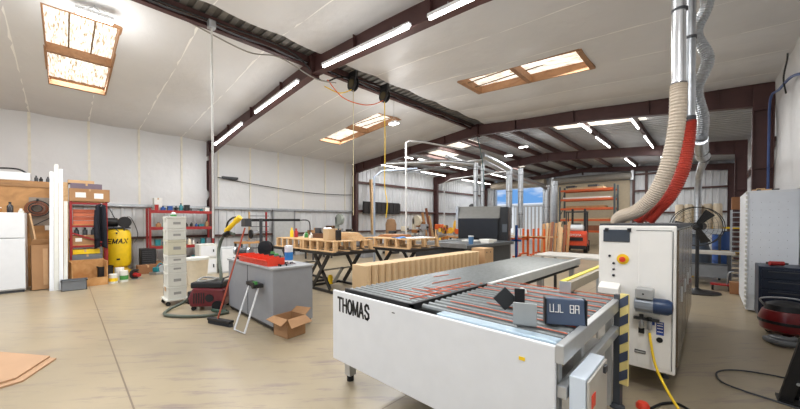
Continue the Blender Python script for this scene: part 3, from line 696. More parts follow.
MB().cyl((0, 0, 2.66), (0, 0, 4.95), .05, n=18, cap=False).build('pipe', GALV, t, smooth=True); MB().cyl((0, 0, 2.64), (0, 0, 2.7), .06, n=18).build('clamp', DGREY, t); MB().cyl((0, 0, 3.5), (0, 0, 3.53), .056, n=18).build('clamp', DGREY, t)
flex('flexible_duct', 'crinkled silver flexible duct winding down behind the red hoses', [(-.16, 5.6, 4.8), (-.05, 5.6, 4.35), (-.15, 5.6, 4.0), (-.04, 5.65, 3.65), (-.14, 5.7, 3.3), (-.08, 5.8, 2.95), (-.1, 5.9, 2.7)], .062, M('crinkled_foil', (176, 180, 184), .3, .8, .2, 30), 'duct', .12)
t = thing('extraction_duct', 'long silver duct running down behind the red hoses to the filter unit', 'duct', (0, 0, 0))
MB().tube([(-.1, 5.9, 2.7), (-.1, 7.2, 2.65), (-.08, 9.0, 2.9), (-.2, 11.8, 2.95), (-.25, 12.4, 2.6), (-.25, 12.4, 1.41)], .08, 14).build('pipe', GALV, t, smooth=True)
for p in ((-.1, 6.6, 2.66), (-.09, 8.2, 2.78)): MB().cyl(p, (p[0], p[1] + .05, p[2]), .09, n=16).build('clamp', DGREY, t)

# dust collector, fan, racks at the back right
dc = thing('dust_collector', 'filter unit with upright cream tube bags behind the fan', 'dust collector', (-.25, 12.6, 0))
MB().b(-.5, .5, -.3, .3, 1.25, 1.4).build('plenum', GALV, dc, .01)
for i in range(5): MB().lathe([(.09, 1.4), (.1, 1.42), (.1, 2.05), (.08, 2.1)], (-.4 + i * .2, 0, 0), 12).build('filter_bag', CREAM, dc, smooth=True)
MB().lathe([(.3, .1), (.3, .7), (.15, 1.25)], (0, 0, 0), 20).build('hopper', M('slate_hopper', (84, 96, 112), .5), dc, smooth=True)
for x in (-.45, .45):
    for y in (-.25, .25): MB().b(x - .025, x + .025, y - .025, y + .025, 0, 1.25).build('leg', DGREY, dc)

fn = thing('pedestal_fan', 'large black pedestal fan beyond the white machine', 'fan', (-.2, 9.9, 0), R(-10)); fn.scale = (1.12, 1.12, 1.08)
MB().lathe([(.36, 0), (.36, .02), (.1, .05), (.05, .08), (.03, .1)], n=28).build('base', BLACK, fn, smooth=True)
MB().cyl((0, 0, .08), (0, 0, 1.32), .03).build('pole', BLACK, fn)
MB().cyl((0, .28, 1.38), (0, -.02, 1.38), .09, n=18).build('motor', BLACK, fn, smooth=True)
mb = MB()
for r in (.4,): 
    for y in (-.02, -.2): mb.tube([(r * math.cos(a), y, 1.38 + r * math.sin(a)) for a in [2 * math.pi * i / 28 for i in range(28)]], .008, 6, closed=True, curve=False)
for r in (.12, .2, .28, .34): mb.tube([(r * math.cos(a), -.2, 1.38 + r * math.sin(a)) for a in [2 * math.pi * i / 28 for i in range(28)]], .003, 4, closed=True, curve=False)
for i in range(24):
    a = 2 * math.pi * i / 24; c_, s_ = math.cos(a), math.sin(a)
    mb.tube([(.05 * c_, -.21, 1.38 + .05 * s_), (.36 * c_, -.2, 1.38 + .36 * s_), (.4 * c_, -.1, 1.38 + .4 * s_), (.36 * c_, .0, 1.38 + .36 * s_)], .002, 4, curve=False)
mb.build('guard', BLACK, fn)
for k in range(3):
    a = R(55 + 120 * k); c_, s_ = math.cos(a), math.sin(a)
    vs = [Vector((u * c_ - v * s_, y, 1.38 + u * s_ + v * c_)) for u, v, y in ((.04, -.03, -.1), (.34, -.09, -.07), (.37, .08, -.15), (.04, .04, -.13))]
    MB()._add(vs, [(0, 1, 2, 3)]).build('blade', BLACK, fn, solid=.008)
MB().lathe([(.05, 0), (.04, .03)], (0, -.12, 1.38), axis=(0, -1, 0)).build('hub', BLACK, fn)

def drum(label, x, y, mat, h=.9, r=.28):
    t = thing('steel_drum', label, 'drum', (x, y, 0))
    MB().lathe([(r, 0), (r, h * .33), (r * 1.04, h * .34), (r, h * .36), (r, h * .65), (r * 1.04, h * .66), (r, h * .68), (r, h)], n=22).build('body', mat, t, smooth=True); MB().lathe([(r * .98, h), (r * .98, h + .02)], n=22).build('lid', DGREY, t)
drum('blue drum standing behind the pedestal fan near the yellow frame', .25, 13.6, BLUE, 1.3, .2)
t = thing('yellow_barrier', 'yellow tubular frame beside the blue drum behind the fan', 'frame', (.1, 12.6, 0))
for x in (-.45, .6): MB().b(x - .03, x + .03, -.03, .03, 0, 1.45).build('post', YEL, t)
for z in (.75, 1.4): MB().b(-.45, .6, -.025, .025, z, z + .05).build('rail', YEL, t)
t = thing('benchtop_machine', 'low grey workbench with pale boards behind the fan', 'bench', (-.1, 11.5, 0))
MB().b(-.6, .55, -.35, .35, .78, .84).build('top', M('pale_top'), t)
for x in (-.5, .45):
    for y in (-.3, .3): MB().b(x - .03, x + .03, y - .03, y + .03, 0, .78).build('leg', DGREY, t)
MB().b(-.5, .45, -.3, .3, .2, .5).build('shelf_box', M('grey_box', (120, 124, 128), .5), t)

wrk = thing('wire_rack', 'tall grey wire rack trolley left of the white cabinet', 'rack', (.56, 12.0, 0))
for x in (-.16, .16):
    for y in (-.3, .3): MB().b(x - .012, x + .012, y - .012, y + .012, .08, 1.9).build('post', GALV, wrk)
for i in range(14):
    z = .2 + i * .125; MB().b(-.16, .16, -.3, .3, z, z + .015).build('tray', GALV, wrk)
tag(MB().b(.4, .74, 11.75, 12.2, 1.905, 2.22).build('cardboard_box', M('brown_card', (150, 104, 70), .8), bev=.004), 'brown cardboard box on top of the tall wire rack', 'box')
bx = thing('cardboard_box', 'small brown box on the floor at foot of the wire rack', 'box', (.47, 10.3, 0)); MB().b(-.14, .14, -.14, .14, 0, .26).build('carton', M('brown_card2', (140, 96, 62), .8), bx, .004); MB().b(-.141, .141, -.02, .02, .2, .262).build('tape', CARD2, bx)
dl = thing('floor_dolly', 'small red wheeled dolly beside the brown box on the floor', 'dolly', (.2, 10.6, 0))
MB().b(-.18, .18, -.12, .12, .12, .15).build('deck', RED, dl)
for x in (-.14, .14): MB().cyl((x - .02, -.1, .06), (x + .02, -.1, .06), .06).build('wheel', RUB, dl)
MB().tube([(.1, 0, .15), (.12, 0, .4), (.2, 0, .45)], .012).build('handle', GALV, dl)

# big white cabinet at the right edge
wc = thing('white_cabinet', 'tall white pegboard cabinet with ribbed left edge at right side', 'cabinet', (0, 0, 0))
MB().b(.47, 1.07, 8.4, 10.2, .03, 2.14).build('body', M('cabinet_white2', (226, 230, 234), .4, var=.03), wc, .006)
MB().b(.50, 1.06, 8.385, 8.4, .3, 2.1).build('door', M('peg_white', (224, 229, 236), .45, var=.02), wc, .004)
mb = MB()
for i in range(26): mb.b(.455, .48, 8.37, 8.42, .08 + i * .08, .13 + i * .08)
mb.build('ribbed_edge', OFFW, wc)
mb = MB()
for i in range(5):
    for j in range(12): mb.cyl((.54 + i * .1, 8.386, .5 + j * .13), (.54 + i * .1, 8.383, .5 + j * .13), .004, n=6)
mb.build('peg_holes', DGREY, wc)
tag(MB().b(.55, .86, 8.55, 8.9, 2.145, 2.17).b(.6, .7, 8.6, 8.7, 2.17, 2.19).build('wooden_offcut', PINE), 'wooden offcut lying on top of the white cabinet', 'offcut')
tag(MB().tube([(.6, 8.5, 2.155), (.7, 8.6, 2.16), (.85, 8.5, 2.155)], .012).build('power_lead', BLACK, smooth=True), 'black lead lying on top front edge of the white cabinet', 'cable')
# tool chest
tc_ = thing('tool_chest', 'dark navy tool chest in front of the white cabinet', 'tool chest', (0, 0, 0))
MB().b(.56, 1.08, 7.55, 8.15, .1, .9).build('body', NAVY, tc_, .006)
for i, (z0, z1) in enumerate(((.13, .34), (.36, .54), (.56, .7), (.72, .86))):
    d = MB().b(.59, 1.05, 7.53, 7.55, z0, z1).build('drawer', M('navy_drawer', (26, 36, 54), .35), tc_, .003); MB().b(.66, .98, 7.515, 7.53, z1 - .04, z1 - .025).build('handle', DGREY, d)
for x in (.63, 1.0): MB().cyl((x - .02, 7.6, .06), (x + .02, 7.6, .06), .06).cyl((x - .02, 8.0, .06), (x + .02, 8.0, .06), .06).build('caster', RUB, tc_)
t = thing('red_drill', 'red power drill lying on top of the navy tool chest', 'drill', (.78, 7.75, .9), R(20))
MB().cyl((-.1, 0, .04), (.06, 0, .04), .035, n=12).build('body', RED, t, smooth=True); MB().cyl((.06, 0, .04), (.11, 0, .04), .018, .012).build('chuck', BLACK, t); MB().b(-.08, -.03, .02, .14, .01, .05).build('handle', BLACK, t, .004)
# red floor machine
rm = thing('floor_scrubber', 'red and black floor machine standing beside the right wall', 'machine', (.78, 6.95, 0))
MB().lathe([(.2, .06), (.25, .1), (.27, .25), (.23, .36), (.14, .4)], n=24).build('body', M('deep_red', (112, 20, 24), .3, coat=.4), rm, smooth=True)
MB().lathe([(.27, .19), (.275, .21), (.272, .23)], n=24).build('band', BLACK, rm); MB().lathe([(.22, .35), (.2, .44), (.12, .48)], n=20).build('motor_head', BLACK, rm, smooth=True)
for a in (30, 150, 270): MB().lathe([(.05, 0), (.05, .03)], (.17 * math.cos(R(a)), .17 * math.sin(R(a)) - .0, .05), axis=(0, 1, 0)).build('wheel', RUB, rm)
MB().tube([(-.2, 0, .4), (-.24, -.02, .5), (0, -.05, .54), (.24, -.02, .5), (.2, 0, .4)], .012).build('handle', GALV, rm, smooth=True)
tag(MB().tube([(.55, 6.5, .04), (.65, 6.3, .05), (.82, 6.35, .05), (.85, 6.5, .05), (.7, 6.58, .05), (.6, 6.5, .06), (.7, 6.35, .08), (.8, 6.45, .09)], .035, 8).build('vacuum_hose', M('grey_hose', (96, 98, 100), .5), smooth=True), 'coiled grey hose on the floor below the red floor machine', 'hose')
ps = thing('jack_stand', 'black steel post with a red knob at the lower right corner', 'stand', (.54, 4.4, 0))
MB().beam((-.05, 0, 0), (.1, -.06, .78), .08, .06).build('upright', BLACK, ps, .004); MB().beam((.02, .1, 0), (.11, .03, .6), .04, .04).build('upright', BLACK, ps, .004)
MB().b(-.09, .1, -.05, .14, 0, .02).build('base', BLACK, ps); MB().lathe([(.01, 0), (.028, .01), (.034, .03), (.02, .05)], (.085, -.09, .62), axis=(0, -1, 0)).build('knob', RED, ps, smooth=True)
MB().cyl((.02, -.06, .2), (.06, .1, .2), .012).build('cross_pin', GALV, ps)
t = tag(MB().tube([(XR - .1, 6.8, 3.55), (XR - .1, 8.05, 3.91), (XR - .1, 9.4, 4.1), (XR - .1, 10.63, 4.25), (XR - .1, 10.8, 3.4), (XR - .1, 10.8, 2.2)], .022, 8).build('blue_conduit', M('conduit_blue', (50, 76, 130), .5), smooth=True), 'blue cable running along the right wall insulation by second frame', 'cable')
tag(MB().tube([(XR - .1, 8.6, 3.8), (XR - .12, 8.7, 4.1), (XR - .1, 8.55, 4.35), (XR - .1, 8.5, 4.45)], .012, 6).build('wall_lead', BLACK, smooth=True), 'short black cord curling on the white right wall insulation', 'cord')

# ------------------------------------------------------------------ plywood sheets on floor
for i, (dx, dy, z) in enumerate(((.07, .05, 0), (0, 0, .02))):
    t = MB().prism([(-5.52 + dx, -.14 + dy), (-4.99 + dx, -.36 + dy), (-4.9 + dx, -.62 + dy), (-5.5, -1.1), (-6.4, -.75)], 'z', z, z + .018).build('hardboard_sheet', PINK)
    tag(t, ('lower tan board of the two sheets on the floor, peeking out' if i == 0 else 'upper tan board sheet lying on floor at lower left corner'), 'board')

# ------------------------------------------------------------------ left wall: storage room, fridge, boards
pr_ = thing('plywood_partition', 'stained plywood partition wall behind the white refrigerator', 'partition', (-12.1, 0, 0))
MB().b(-1.9, 0, -2.6, .06, 0, 2.6).build('panel', wood('stained_plywood', (150, 108, 66), (196, 146, 92), (.6, 1.2, 2.2)), pr_)
MB().b(0, .02, -2.6, .06, 2.45, 2.6).build('top_board', wood('weathered_board', (128, 96, 64), (176, 130, 82), (.8, 1.5, 6)), pr_)
MB().b(0, .012, -.62, -.26, 1.5, 2.2).build('painted_patch', M('grey_patch', (140, 128, 116), .7), pr_)
MB().b(.0, .02, -.36, -.28, 1.38, 1.5).build('outlet_box', LABEL, pr_)
MB().b(-.02, .03, -.06, .06, 0, 2.62).build('end_post', PINE, pr_)
fr = thing('refrigerator', 'white two door refrigerator against the plywood partition', 'refrigerator', (-11.55, -1.06, 0))
MB().b(-.35, .3, -.42, .42, .03, 1.8).build('body', WHITE, fr, .01)
f1 = MB().b(.305, .36, -.42, .42, 1.23, 1.8).build('freezer_door', WHITE, fr, .012); f2 = MB().b(.305, .36, -.42, .42, .08, 1.215).build('fridge_door', WHITE, fr, .012)
MB().b(.36, .39, -.38, -.35, 1.3, 1.5).build('handle', OFFW, f1, .004); MB().b(.36, .39, -.38, -.35, .8, 1.15).build('handle', OFFW, f2, .004)
MB().b(-.3, .32, -.4, .4, 0, .05).build('kick_plate', DGREY, fr)
def bottle(label, loc, mat, h=.2, r=.04, name='bottle', cat='bottle', group=None, cap=None):
    t = thing(name, label, cat, loc, group=group)
    MB().lathe([(r, 0), (r, h * .62), (r * .4, h * .8), (r * .4, h * .9)], n=14).build('body', mat, t, smooth=True); MB().lathe([(r * .45, h * .88), (r * .45, h)], n=12).build('cap', cap or BLACK, t)
    return t
t = thing('white_mug', 'round white container on top of the refrigerator', 'mug', (-11.45, -1.18, 1.8)); MB().lathe([(.05, 0), (.075, .06), (.07, .12), (.05, .14)], n=18).build('body', OFFW, t, smooth=True); MB().lathe([(.03, .14), (.03, .16)]).build('lid', LABEL, t)
bottle('dark bottle standing on top of the refrigerator', (-11.35, -.86, 1.8), M('dark_bottle', (40, 34, 34), .25), .24, .05)
t = thing('tape_dispenser', 'low white dispenser at the right end of refrigerator top', 'dispenser', (-11.35, -.7, 1.8)); MB().b(-.06, .06, -.04, .04, 0, .05).build('base', OFFW, t, .008); MB().lathe([(.035, -.02), (.035, .02)], (0, 0, .06), axis=(0, 1, 0)).build('roll', LABEL, t)
t = thing('orange_jar', 'small amber jar between white container and dark bottle on refrigerator', 'jar', (-11.4, -1.02, 1.8)); MB().lathe([(.04, 0), (.04, .08), (.03, .1)]).build('body', M('amber', (170, 110, 50), .3), t, smooth=True); MB().lathe([(.035, .1), (.035, .12)]).build('lid', LABEL, t)
t = thing('white_storage_box', 'long white box with dark arched handle on top of partition', 'box', (-12.3, -.95, 2.6)); MB().b(-.2, .2, -.38, .36, 0, .2).build('body', WHITE, t, .01); MB().tube([(0, -.3, .2), (0, -.15, .28), (0, .15, .29), (0, .3, .2)], .02).build('handle', BLACK, t, smooth=True)
for i, (y, h, m) in enumerate(((-.5, .16, DGREY), (-.42, .13, BLACK), (-.3, .15, DGREY), (-.22, .27, BLACK))):
    bottle(['small dark can on partition next to the white box', 'second small dark can on top of the partition', 'third dark bottle on top of the partition', 'tallest dark bottle on partition beside the white boards'][i], (-12.3, y, 2.6), m, h, .035, group='dark bottles on the partition')
t = thing('cable_coil', 'coiled copper brown cable hanging on the plywood partition', 'cable', (-12.0, -.47, 1.92))
for i in range(7):
    r = .21 - .02 * i; y0 = random.uniform(-.02, .02)
    MB().tube([(.02 + .01 * i, y0 + r * math.cos(a), r * .92 * math.sin(a)) for a in [2 * math.pi * k / 20 for k in range(20)]], .011, 6, closed=True, curve=False).build('loop', COPPER if i % 3 else BLACK, t, smooth=True)
MB().tube([(.04, -.15, -.1), (.04, -.3, -.3), (.03, -.1, -.42), (.03, .1, -.3), (.04, .25, -.2)], .01).build('tail', BLACK, t, smooth=True); MB().b(-.08, .1, -.02, .02, .18, .24).build('hook', BLACK, t)
t = thing('tall_carton', 'tall narrow cardboard carton standing between refrigerator and white boards', 'box', (-11.35, -.36, 0), R(8), rot=(0, R(-7), R(6)))
MB().b(-.14, .14, -.2, .22, 0, 1.05).build('carton', CARD, t, .004); MB()._add([(.14, -.2, 1.05), (.14, .22, 1.05), (.24, .24, 1.15), (.22, -.18, 1.17)], [(0, 1, 2, 3)]).build('flap', CARD, t, solid=.006)
MB().b(.141, .146, -.02, .06, .1, .95).build('packing_tape', M('tan_tape', (190, 150, 108), .4), t)
tag(MB().beam((-11.55, -.5, 1.0), (-11.95, -.62, 1.75), .03, .2).build('leaning_board', CARD2, bev=.003), 'pale board sticking up behind the tall narrow carton', 'board')
def trim_board(y, x, h, lab, w_=.09, m=None):
    o = MB().beam((-11.0 + x, y, 0), (-11.55 + x, y + .02, h), .022, w_).build('trim_board', m or WHITE, bev=.003)
    # orient wide side to the room
    return tag(o, lab, 'board', 'white trim boards leaning on the partition')
trim_board(-.235, .1, 2.80, 'leftmost of the long white boards leaning by the partition', .072)
trim_board(-.16, .12, 2.98, 'tallest of the long white boards leaning by the partition', .072, OFFW)
trim_board(-.085, .1, 2.88, 'third of the long white boards leaning by the partition', .072)
trim_board(-.01, .1, 2.1, 'shortest, rightmost of the white boards leaning by the partition', .065, OFFW)
def crate(name, label, cat, loc, sx, sy, sz, mat, rz=0, rim=.012, lip=True, group=None, tp=1.08):
    t = thing(name, label, cat, loc, rz, group=group); mb = MB()
    mb.box((0, 0, .006), (sx, sy, .012))
    for s_ in (-1, 1): mb.box((s_ * (sx / 2 - .006), 0, sz / 2), (.012, sy, sz)).box((0, s_ * (sy / 2 - .006), sz / 2), (sx, .012, sz))
    mb.build('tray', mat, t)
    if lip:
        mb = MB()
        for s_ in (-1, 1): mb.box((s_ * sx / 2, 0, sz - .01), (.03, sy + .03, .02)).box((0, s_ * sy / 2, sz - .01), (sx + .03, .03, .02))
        mb.build('rim', mat, t)
    return t
crate('grey_crate', 'grey plastic crate on the floor in front of the white boards', 'crate', (-10.75, .13, 0), .3, .42, .24, M('grey_tote', (112, 116, 120), .5))
t = thing('plywood_bin', 'open plywood box on the floor before the left red shelf', 'bin', (-11.3, .42, 0), R(5))
MB().b(-.3, -.28, -.35, .3, 0, .62).build('back_panel', PLY, t); MB().b(-.3, .25, -.35, -.33, 0, .6).build('side_panel', PLY, t); MB().b(-.3, .25, .28, .3, 0, .6).build('side_panel', PLY, t); MB().b(-.3, .28, -.35, .3, 0, .03).build('bottom', PLY, t); MB().b(.25, .27, -.35, .3, 0, .2).build('front_lip', PLY, t)
# left red shelf
sh = thing('storage_shelf', 'narrow red steel shelf stacked with boxes beside the yellow compressor', 'shelf', (-12.2, .1, 0))
for x in (-.3, .3):
    for y in (0, .68): MB().b(x - .025, x + .025, y - .025, y + .025, 0, 2.13).build('post', RACKR, sh)
for z in (.4, .97, 1.5, 2.1): MB().b(-.3, .3, 0, .68, z, z + .03).build('shelf_board', PLY, sh); MB().b(.28, .32, 0, .68, z - .05, z).build('shelf_beam', RACKR, sh)
MB().beam((.33, .02, 1.3), (.33, .66, 1.0), .02, .04).build('brace', RACKR, sh)
def carton(label, x, y, z, sx, sy, sz, mat=CARD, group=None, lab=True, rz=0, name='cardboard_box', cat='box'):
    t = thing(name, label, cat, (x, y, z), rz, group); MB().b(-sx / 2, sx / 2, -sy / 2, sy / 2, 0, sz).build('carton', mat, t, .004)
    if lab: MB().b(sx / 2, sx / 2 + .002, -sy * .35, -sy * .1, sz * .3, sz * .7).build('paper_label', LABEL, t)
    MB().b(-sx / 2 - .001, sx / 2 + .001, -.02, .02, sz - .06, sz + .001).build('packing_tape', CARD2, t)
    return t
b1 = carton('wide cardboard box with white labels on top of the left red shelf', -12.1, .46, 2.13, .5, .78, .33)
MB().b(.25, .252, .08, .26, .08, .22).build('paper_label', LABEL, b1)
carton('flat box with purple band stacked above the labelled box', -12.1, .4, 2.46, .45, .6, .14, M('purple_box', (110, 96, 110), .6), lab=False)
carton('topmost open tan box on the left red shelf', -12.12, .3, 2.60, .4, .5, .08, CARD2, lab=False)
for i in range(4): tag(MB().b(-12.42, -11.95, .14, .72, 1.53 + i * .1, 1.62 + i * .1).build('panel_stack_board', (M('rust_panel', (176, 88, 58), .6) if i % 2 else M('rust_panel2', (200, 110, 76), .6))), ['lowest', 'second', 'third', 'topmost'][i] + ' rust orange panel stacked in the left red shelf', 'panel', 'rust orange panels on the shelf')
for i in range(3): bottle(['left', 'middle', 'right'][i] + ' dark bottle under the rust orange panels on the shelf', (-12.0, .2 + i * .16, 1.0 + .24), DGREY, .2, .05)
carton('brown box behind the diagonal brace of the left red shelf', -12.1, .35, 1.0, .4, .5, .24)
carton('yellow tool case in the left red shelf above grey bins', -12.1, .36, .74, .4, .56, .12, YEL, lab=False, name='tool_case', cat='case')
carton('dark grey bin at the bottom of the left red shelf', -12.1, .4, .43, .46, .58, .3, M('grey_tote'), lab=False, name='storage_bin', cat='bin')
carton('low dark case under the left red shelf', -12.1, .44, 0, .45, .5, .22, DGREY, lab=False, name='tool_case', cat='case')
jk = thing('hanging_jacket', 'dark jacket hanging from the right post of left red shelf', 'jacket', (-11.8, .66, 0))
MB().grid(lambda u, v: (.06 * math.sin(u * 9) + .05 * math.sin(v * 5), -.09 - .03 * v + (.18 + .06 * v) * u, 2.02 - 1.15 * v + .05 * math.sin(u * 3.14)), 14, 14).build('body', BLACKCLOTH, jk, smooth=True, solid=.03)
MB().tube([(.05, -.08, 1.9), (.08, -.1, 1.5), (.07, -.09, 1.15)], .045).build('sleeve', BLACKCLOTH, jk, smooth=True)
MB().tube([(0, 0, 2.1), (0, .03, 2.06), (0, 0, 2.0)], .008).build('hook', GALV, jk)
# compressor
ac = thing('air_compressor', 'tall yellow vertical tank air compressor by the left wall', 'air compressor', (-13.35, 1.12, 0))
MB().lathe([(.18, .16), (.3, .22), (.34, .32), (.34, 1.2), (.3, 1.32), (.18, 1.38)], n=32).build('tank', YEL, ac, smooth=True)
MB().lathe([(.36, .0), (.36, .04), (.28, .1), (.2, .25)], n=28).build('base', M('dark_yellow', (200, 160, 40), .5), ac, smooth=True)
MB().b(-.25, .25, -.3, .3, 1.38, 1.42).build('deck_plate', BLACK, ac)
MB().lathe([(.12, -.2), (.14, -.16), (.14, .12), (.1, .15)], (0, -.12, 1.57), axis=(0, 1, 0)).build('motor', BLACK, ac, smooth=True)
MB().b(-.1, .14, .1, .28, 1.42, 1.72).build('pump', BLACK, ac, .02); MB().lathe([(.17, -.02), (.17, .03)], (.2, .16, 1.58), axis=(1, 0, 0), n=20).build('flywheel', BLACK, ac)
MB().tube([(.2, -.1, 1.42), (.3, 0, 1.3), (.28, .1, 1.1), (.25, .15, 1.42)], .014).build('copper_line', DGREY, ac)
# lettering wraps on the side facing the room
lettering('EMAX', -.25, .93, .095, .13, .04, .028, lambda u, v, d: ((.342 + d) * math.cos(u / .342 - .09), (.342 + d) * math.sin(u / .342 - .09), v), BLACK, ac, slant=.03)
MB().b(.335, .35, -.06, -.02, 1.22, 1.27).build('gauge', BLACK, ac); MB().b(.335, .35, -.05, .03, .42, .47).build('drain_label', BLACK, ac)
# floor clutter in front of shelf/compressor
def can(label, x, y, z=0, r=.09, h=.2, mat=OFFW, name='paint_can', cat='can', band=None):
    t = thing(name, label, cat, (x, y, z)); MB().lathe([(r, 0), (r, h), (r * .9, h)], n=20).build('body', mat, t, smooth=True); MB().lathe([(r * .97, h), (r * .97, h + .012)], n=20).build('lid', LABEL, t)
    if band: MB().lathe([(r + .002, h * .2), (r + .002, h * .6)], n=20).build('band', band, t)
can('white can with a yellow band on the floor, left one', -11.2, .85, 0, .09, .22, OFFW, band=YEL); can('white can with a green band on the floor, right one', -11.25, 1.07, 0, .09, .28, OFFW, band=GREEN); can('small white can behind the two floor cans', -11.5, 1.0, 0, .1, .34, LABEL)
crate('black_bin', 'black bin on the floor below the hanging jacket', 'bin', (-11.55, .72, 0), .3, .3, .42, BLACK)
t = thing('circular_saw', 'black and red power saw on the floor before the compressor', 'saw', (-11.55, 1.32, 0), R(20)); MB().lathe([(.09, -.04), (.11, -.02), (.11, .03)], (0, 0, .11), axis=(1, 0, 0)).build('guard', BLACK, t, smooth=True); MB().cyl((.02, 0, .12), (.2, .02, .12), .06, .05).build('motor', RED, t, smooth=True); MB().tube([(.0, -.1, .14), (.0, -.05, .24), (.05, .08, .24)], .025).build('handle', BLACK, t, smooth=True); MB().b(-.06, .1, -.16, .16, 0, .012).build('shoe', GALV, t)
t = thing('track_saw', 'teal bodied portable saw on the floor before the wide red rack', 'saw', (-12.1, 2.0, 0), R(30)); MB().b(-.14, .14, -.24, .24, 0, .08).build('base', GALV, t, .01); MB().b(-.1, .1, -.18, .14, .08, .22).build('body', TEAL, t, .03); MB().lathe([(.12, -.02), (.12, .03)], (.08, 0, .16), axis=(1, 0, 0)).build('blade_guard', M('pale_grey2', (170, 176, 178), .4), t); MB().tube([(0, -.12, .22), (0, 0, .32), (0, .1, .24)], .02).build('handle', TEAL, t, smooth=True)
carton('low brown box behind the teal saw on the floor', -12.6, 1.75, 0, .4, .5, .25, M('brown_card2'), lab=False)
t = thing('black_speaker', 'black boxy heater standing between the yellow compressor and red rack', 'heater', (-13.3, 1.86, 0)); MB().b(-.2, .2, -.2, .2, .03, .72).build('body', BLACK, t, .015)
mb = MB()
for i in range(9): mb.b(.2, .21, -.16, .16, .1 + i * .065, .125 + i * .065)
mb.build('grille', DGREY, t)
tag(MB().tube([(-14.0, 1.0, 2.0), (-14.0, 1.2, 1.6), (-14.05, 1.5, 1.75), (-14.0, 1.7, 1.2), (-13.9, 1.6, .9)], .012).build('wall_cable', BLACK, smooth=True), 'black cable drooping on the ribbed wall behind the compressor', 'cable')

# wide red rack
rk = thing('storage_rack', 'wide red steel rack of small supplies behind the white tote stack', 'rack', (-13.55, 2.86, 0))
for x in (-.28, .28):
    for y in (-.93, .93): MB().b(x - .03, x + .03, y - .03, y + .03, 0, 2.05).build('post', RACKR, rk)
for z in (.16, .76, 1.4, 1.96):
    MB().b(-.28, .28, -.9, .9, z, z + .02).build('shelf_board', PLY, rk); MB().b(.27, .31, -.9, .9, z - .08, z + .02).build('shelf_beam', RACKR, rk)
kinds = [M('supply_white', (222, 220, 214), .5), M('supply_grey', (120, 122, 126), .5), BLUE, CARD, BLACK, M('supply_cream', (226, 214, 190), .5), TEAL, RED]
kn = ['white', 'grey', 'blue', 'cardboard', 'black', 'cream', 'teal', 'red']
lv = {.18: 'bottom', .78: 'lower middle', 1.42: 'upper middle', 1.98: 'top'}
random.seed(3); seen = {}
for z in lv:
    y = -.78; i = 0
    while y < .8:
        k = random.randrange(8); w_ = random.uniform(.07, .2); h = random.uniform(.08, .26) if z > 1.9 or True else .2; d = random.uniform(.12, .3)
        cyl = random.random() < .4; nm = 'supply_bottle' if cyl else 'supply_box'
        key = (kn[k], nm, lv[z]); seen.setdefault(key, []).append((y, w_, h, d, k, z, cyl)); y += w_ + random.uniform(.01, .07)
for (cn, nm, lz), its in seen.items():
    for j, (y, w_, h, d, k, z, cyl) in enumerate(its):
        nth = '' if len(its) == 1 else [' leftmost', ' second', ' third', ' fourth', ' fifth', ' sixth'][j]
        lab = 'small %s %s on the %s shelf of the wide red rack%s' % (cn, 'bottle' if cyl else 'box', lz, (',' + nth + ' of these') if nth else '')
        p = (-13.4, 2.86 + y + w_ / 2, z)
        if cyl: bottle(lab, p, kinds[k], h, w_ / 2 * .8, name=nm, group='supplies on the wide red rack')
        else:
            t = thing(nm, lab, 'box', p, group='supplies on the wide red rack'); MB().b(-d / 2, d / 2 - .06, -w_ / 2, w_ / 2, 0, h * .85).build('body', kinds[k], t, .004); MB().b(-d / 2, d / 2 - .055, -w_ / 2 - .003, w_ / 2 + .003, h * .7, h * .86).build('lid', kinds[k], t)
carton('large white box on top of the wide red rack at left', -13.7, 2.2, 1.981, .3, .22, .42, kinds[0], lab=False, name='white_box')

# white tote stack on dolly
ds = thing('tote_dolly', 'low wheeled dolly under the white tote stack', 'dolly', (-7.55, 1.48, 0))
MB().b(-.23, .23, -.19, .19, .09, .12).build('deck', OFFW, ds, .005)
for x in (-.19, .19):
    for y in (-.15, .15): MB().cyl((x - .012, y, .04), (x + .012, y, .04), .04, n=14).cyl((x, y, .04), (x, y, .09), .012, n=8).build('caster', BLACK, ds)
z = .12
names = ['lowest', 'second from bottom', 'third from bottom', 'fourth from bottom', 'third from top', 'second from top', 'topmost']
for i, h in enumerate((.24, .26, .17, .17, .29, .21, .24)):
    t = thing('storage_tote', '%s white storage tote in the tall stack on the dolly' % names[i], 'tote', (-7.55, 1.48, z), group='white totes stacked on the dolly')
    m = OFFW if i != 4 else M('yellowed_plastic', (208, 204, 182), .5, var=.02)
    MB().b(-.2, .2, -.15, .15, 0, h - .045).build('body', m, t, .008); MB().b(-.205, .205, -.155, .155, h - .043, h - .004).build('lid', m, t, .006)
    MB().b(-.06, .06, -.163, -.155, h - .1, h - .02).build('latch', OFFW if i else CARD2, t, .003)
    MB().b(-.19, -.18, -.153, -.15, .03, h - .07).build('corner_stripe', GREEN if i > 3 else DGREY, t)
    MB().b(.2, .203, -.06, .06, h * .35, h * .55).build('handle_recess', M('recess', (150, 150, 146), .6), t)
    z += h
t = thing('tape_roll', 'green and white roll lying on top of the white totes', 'roll', (-7.52, 1.46, z)); MB().lathe([(.05, 0), (.05, .03)], n=18).build('roll', GREEN, t); MB().lathe([(.03, .03), (.04, .06), (.02, .08)], n=14).build('cap', WHITE, t, smooth=True)

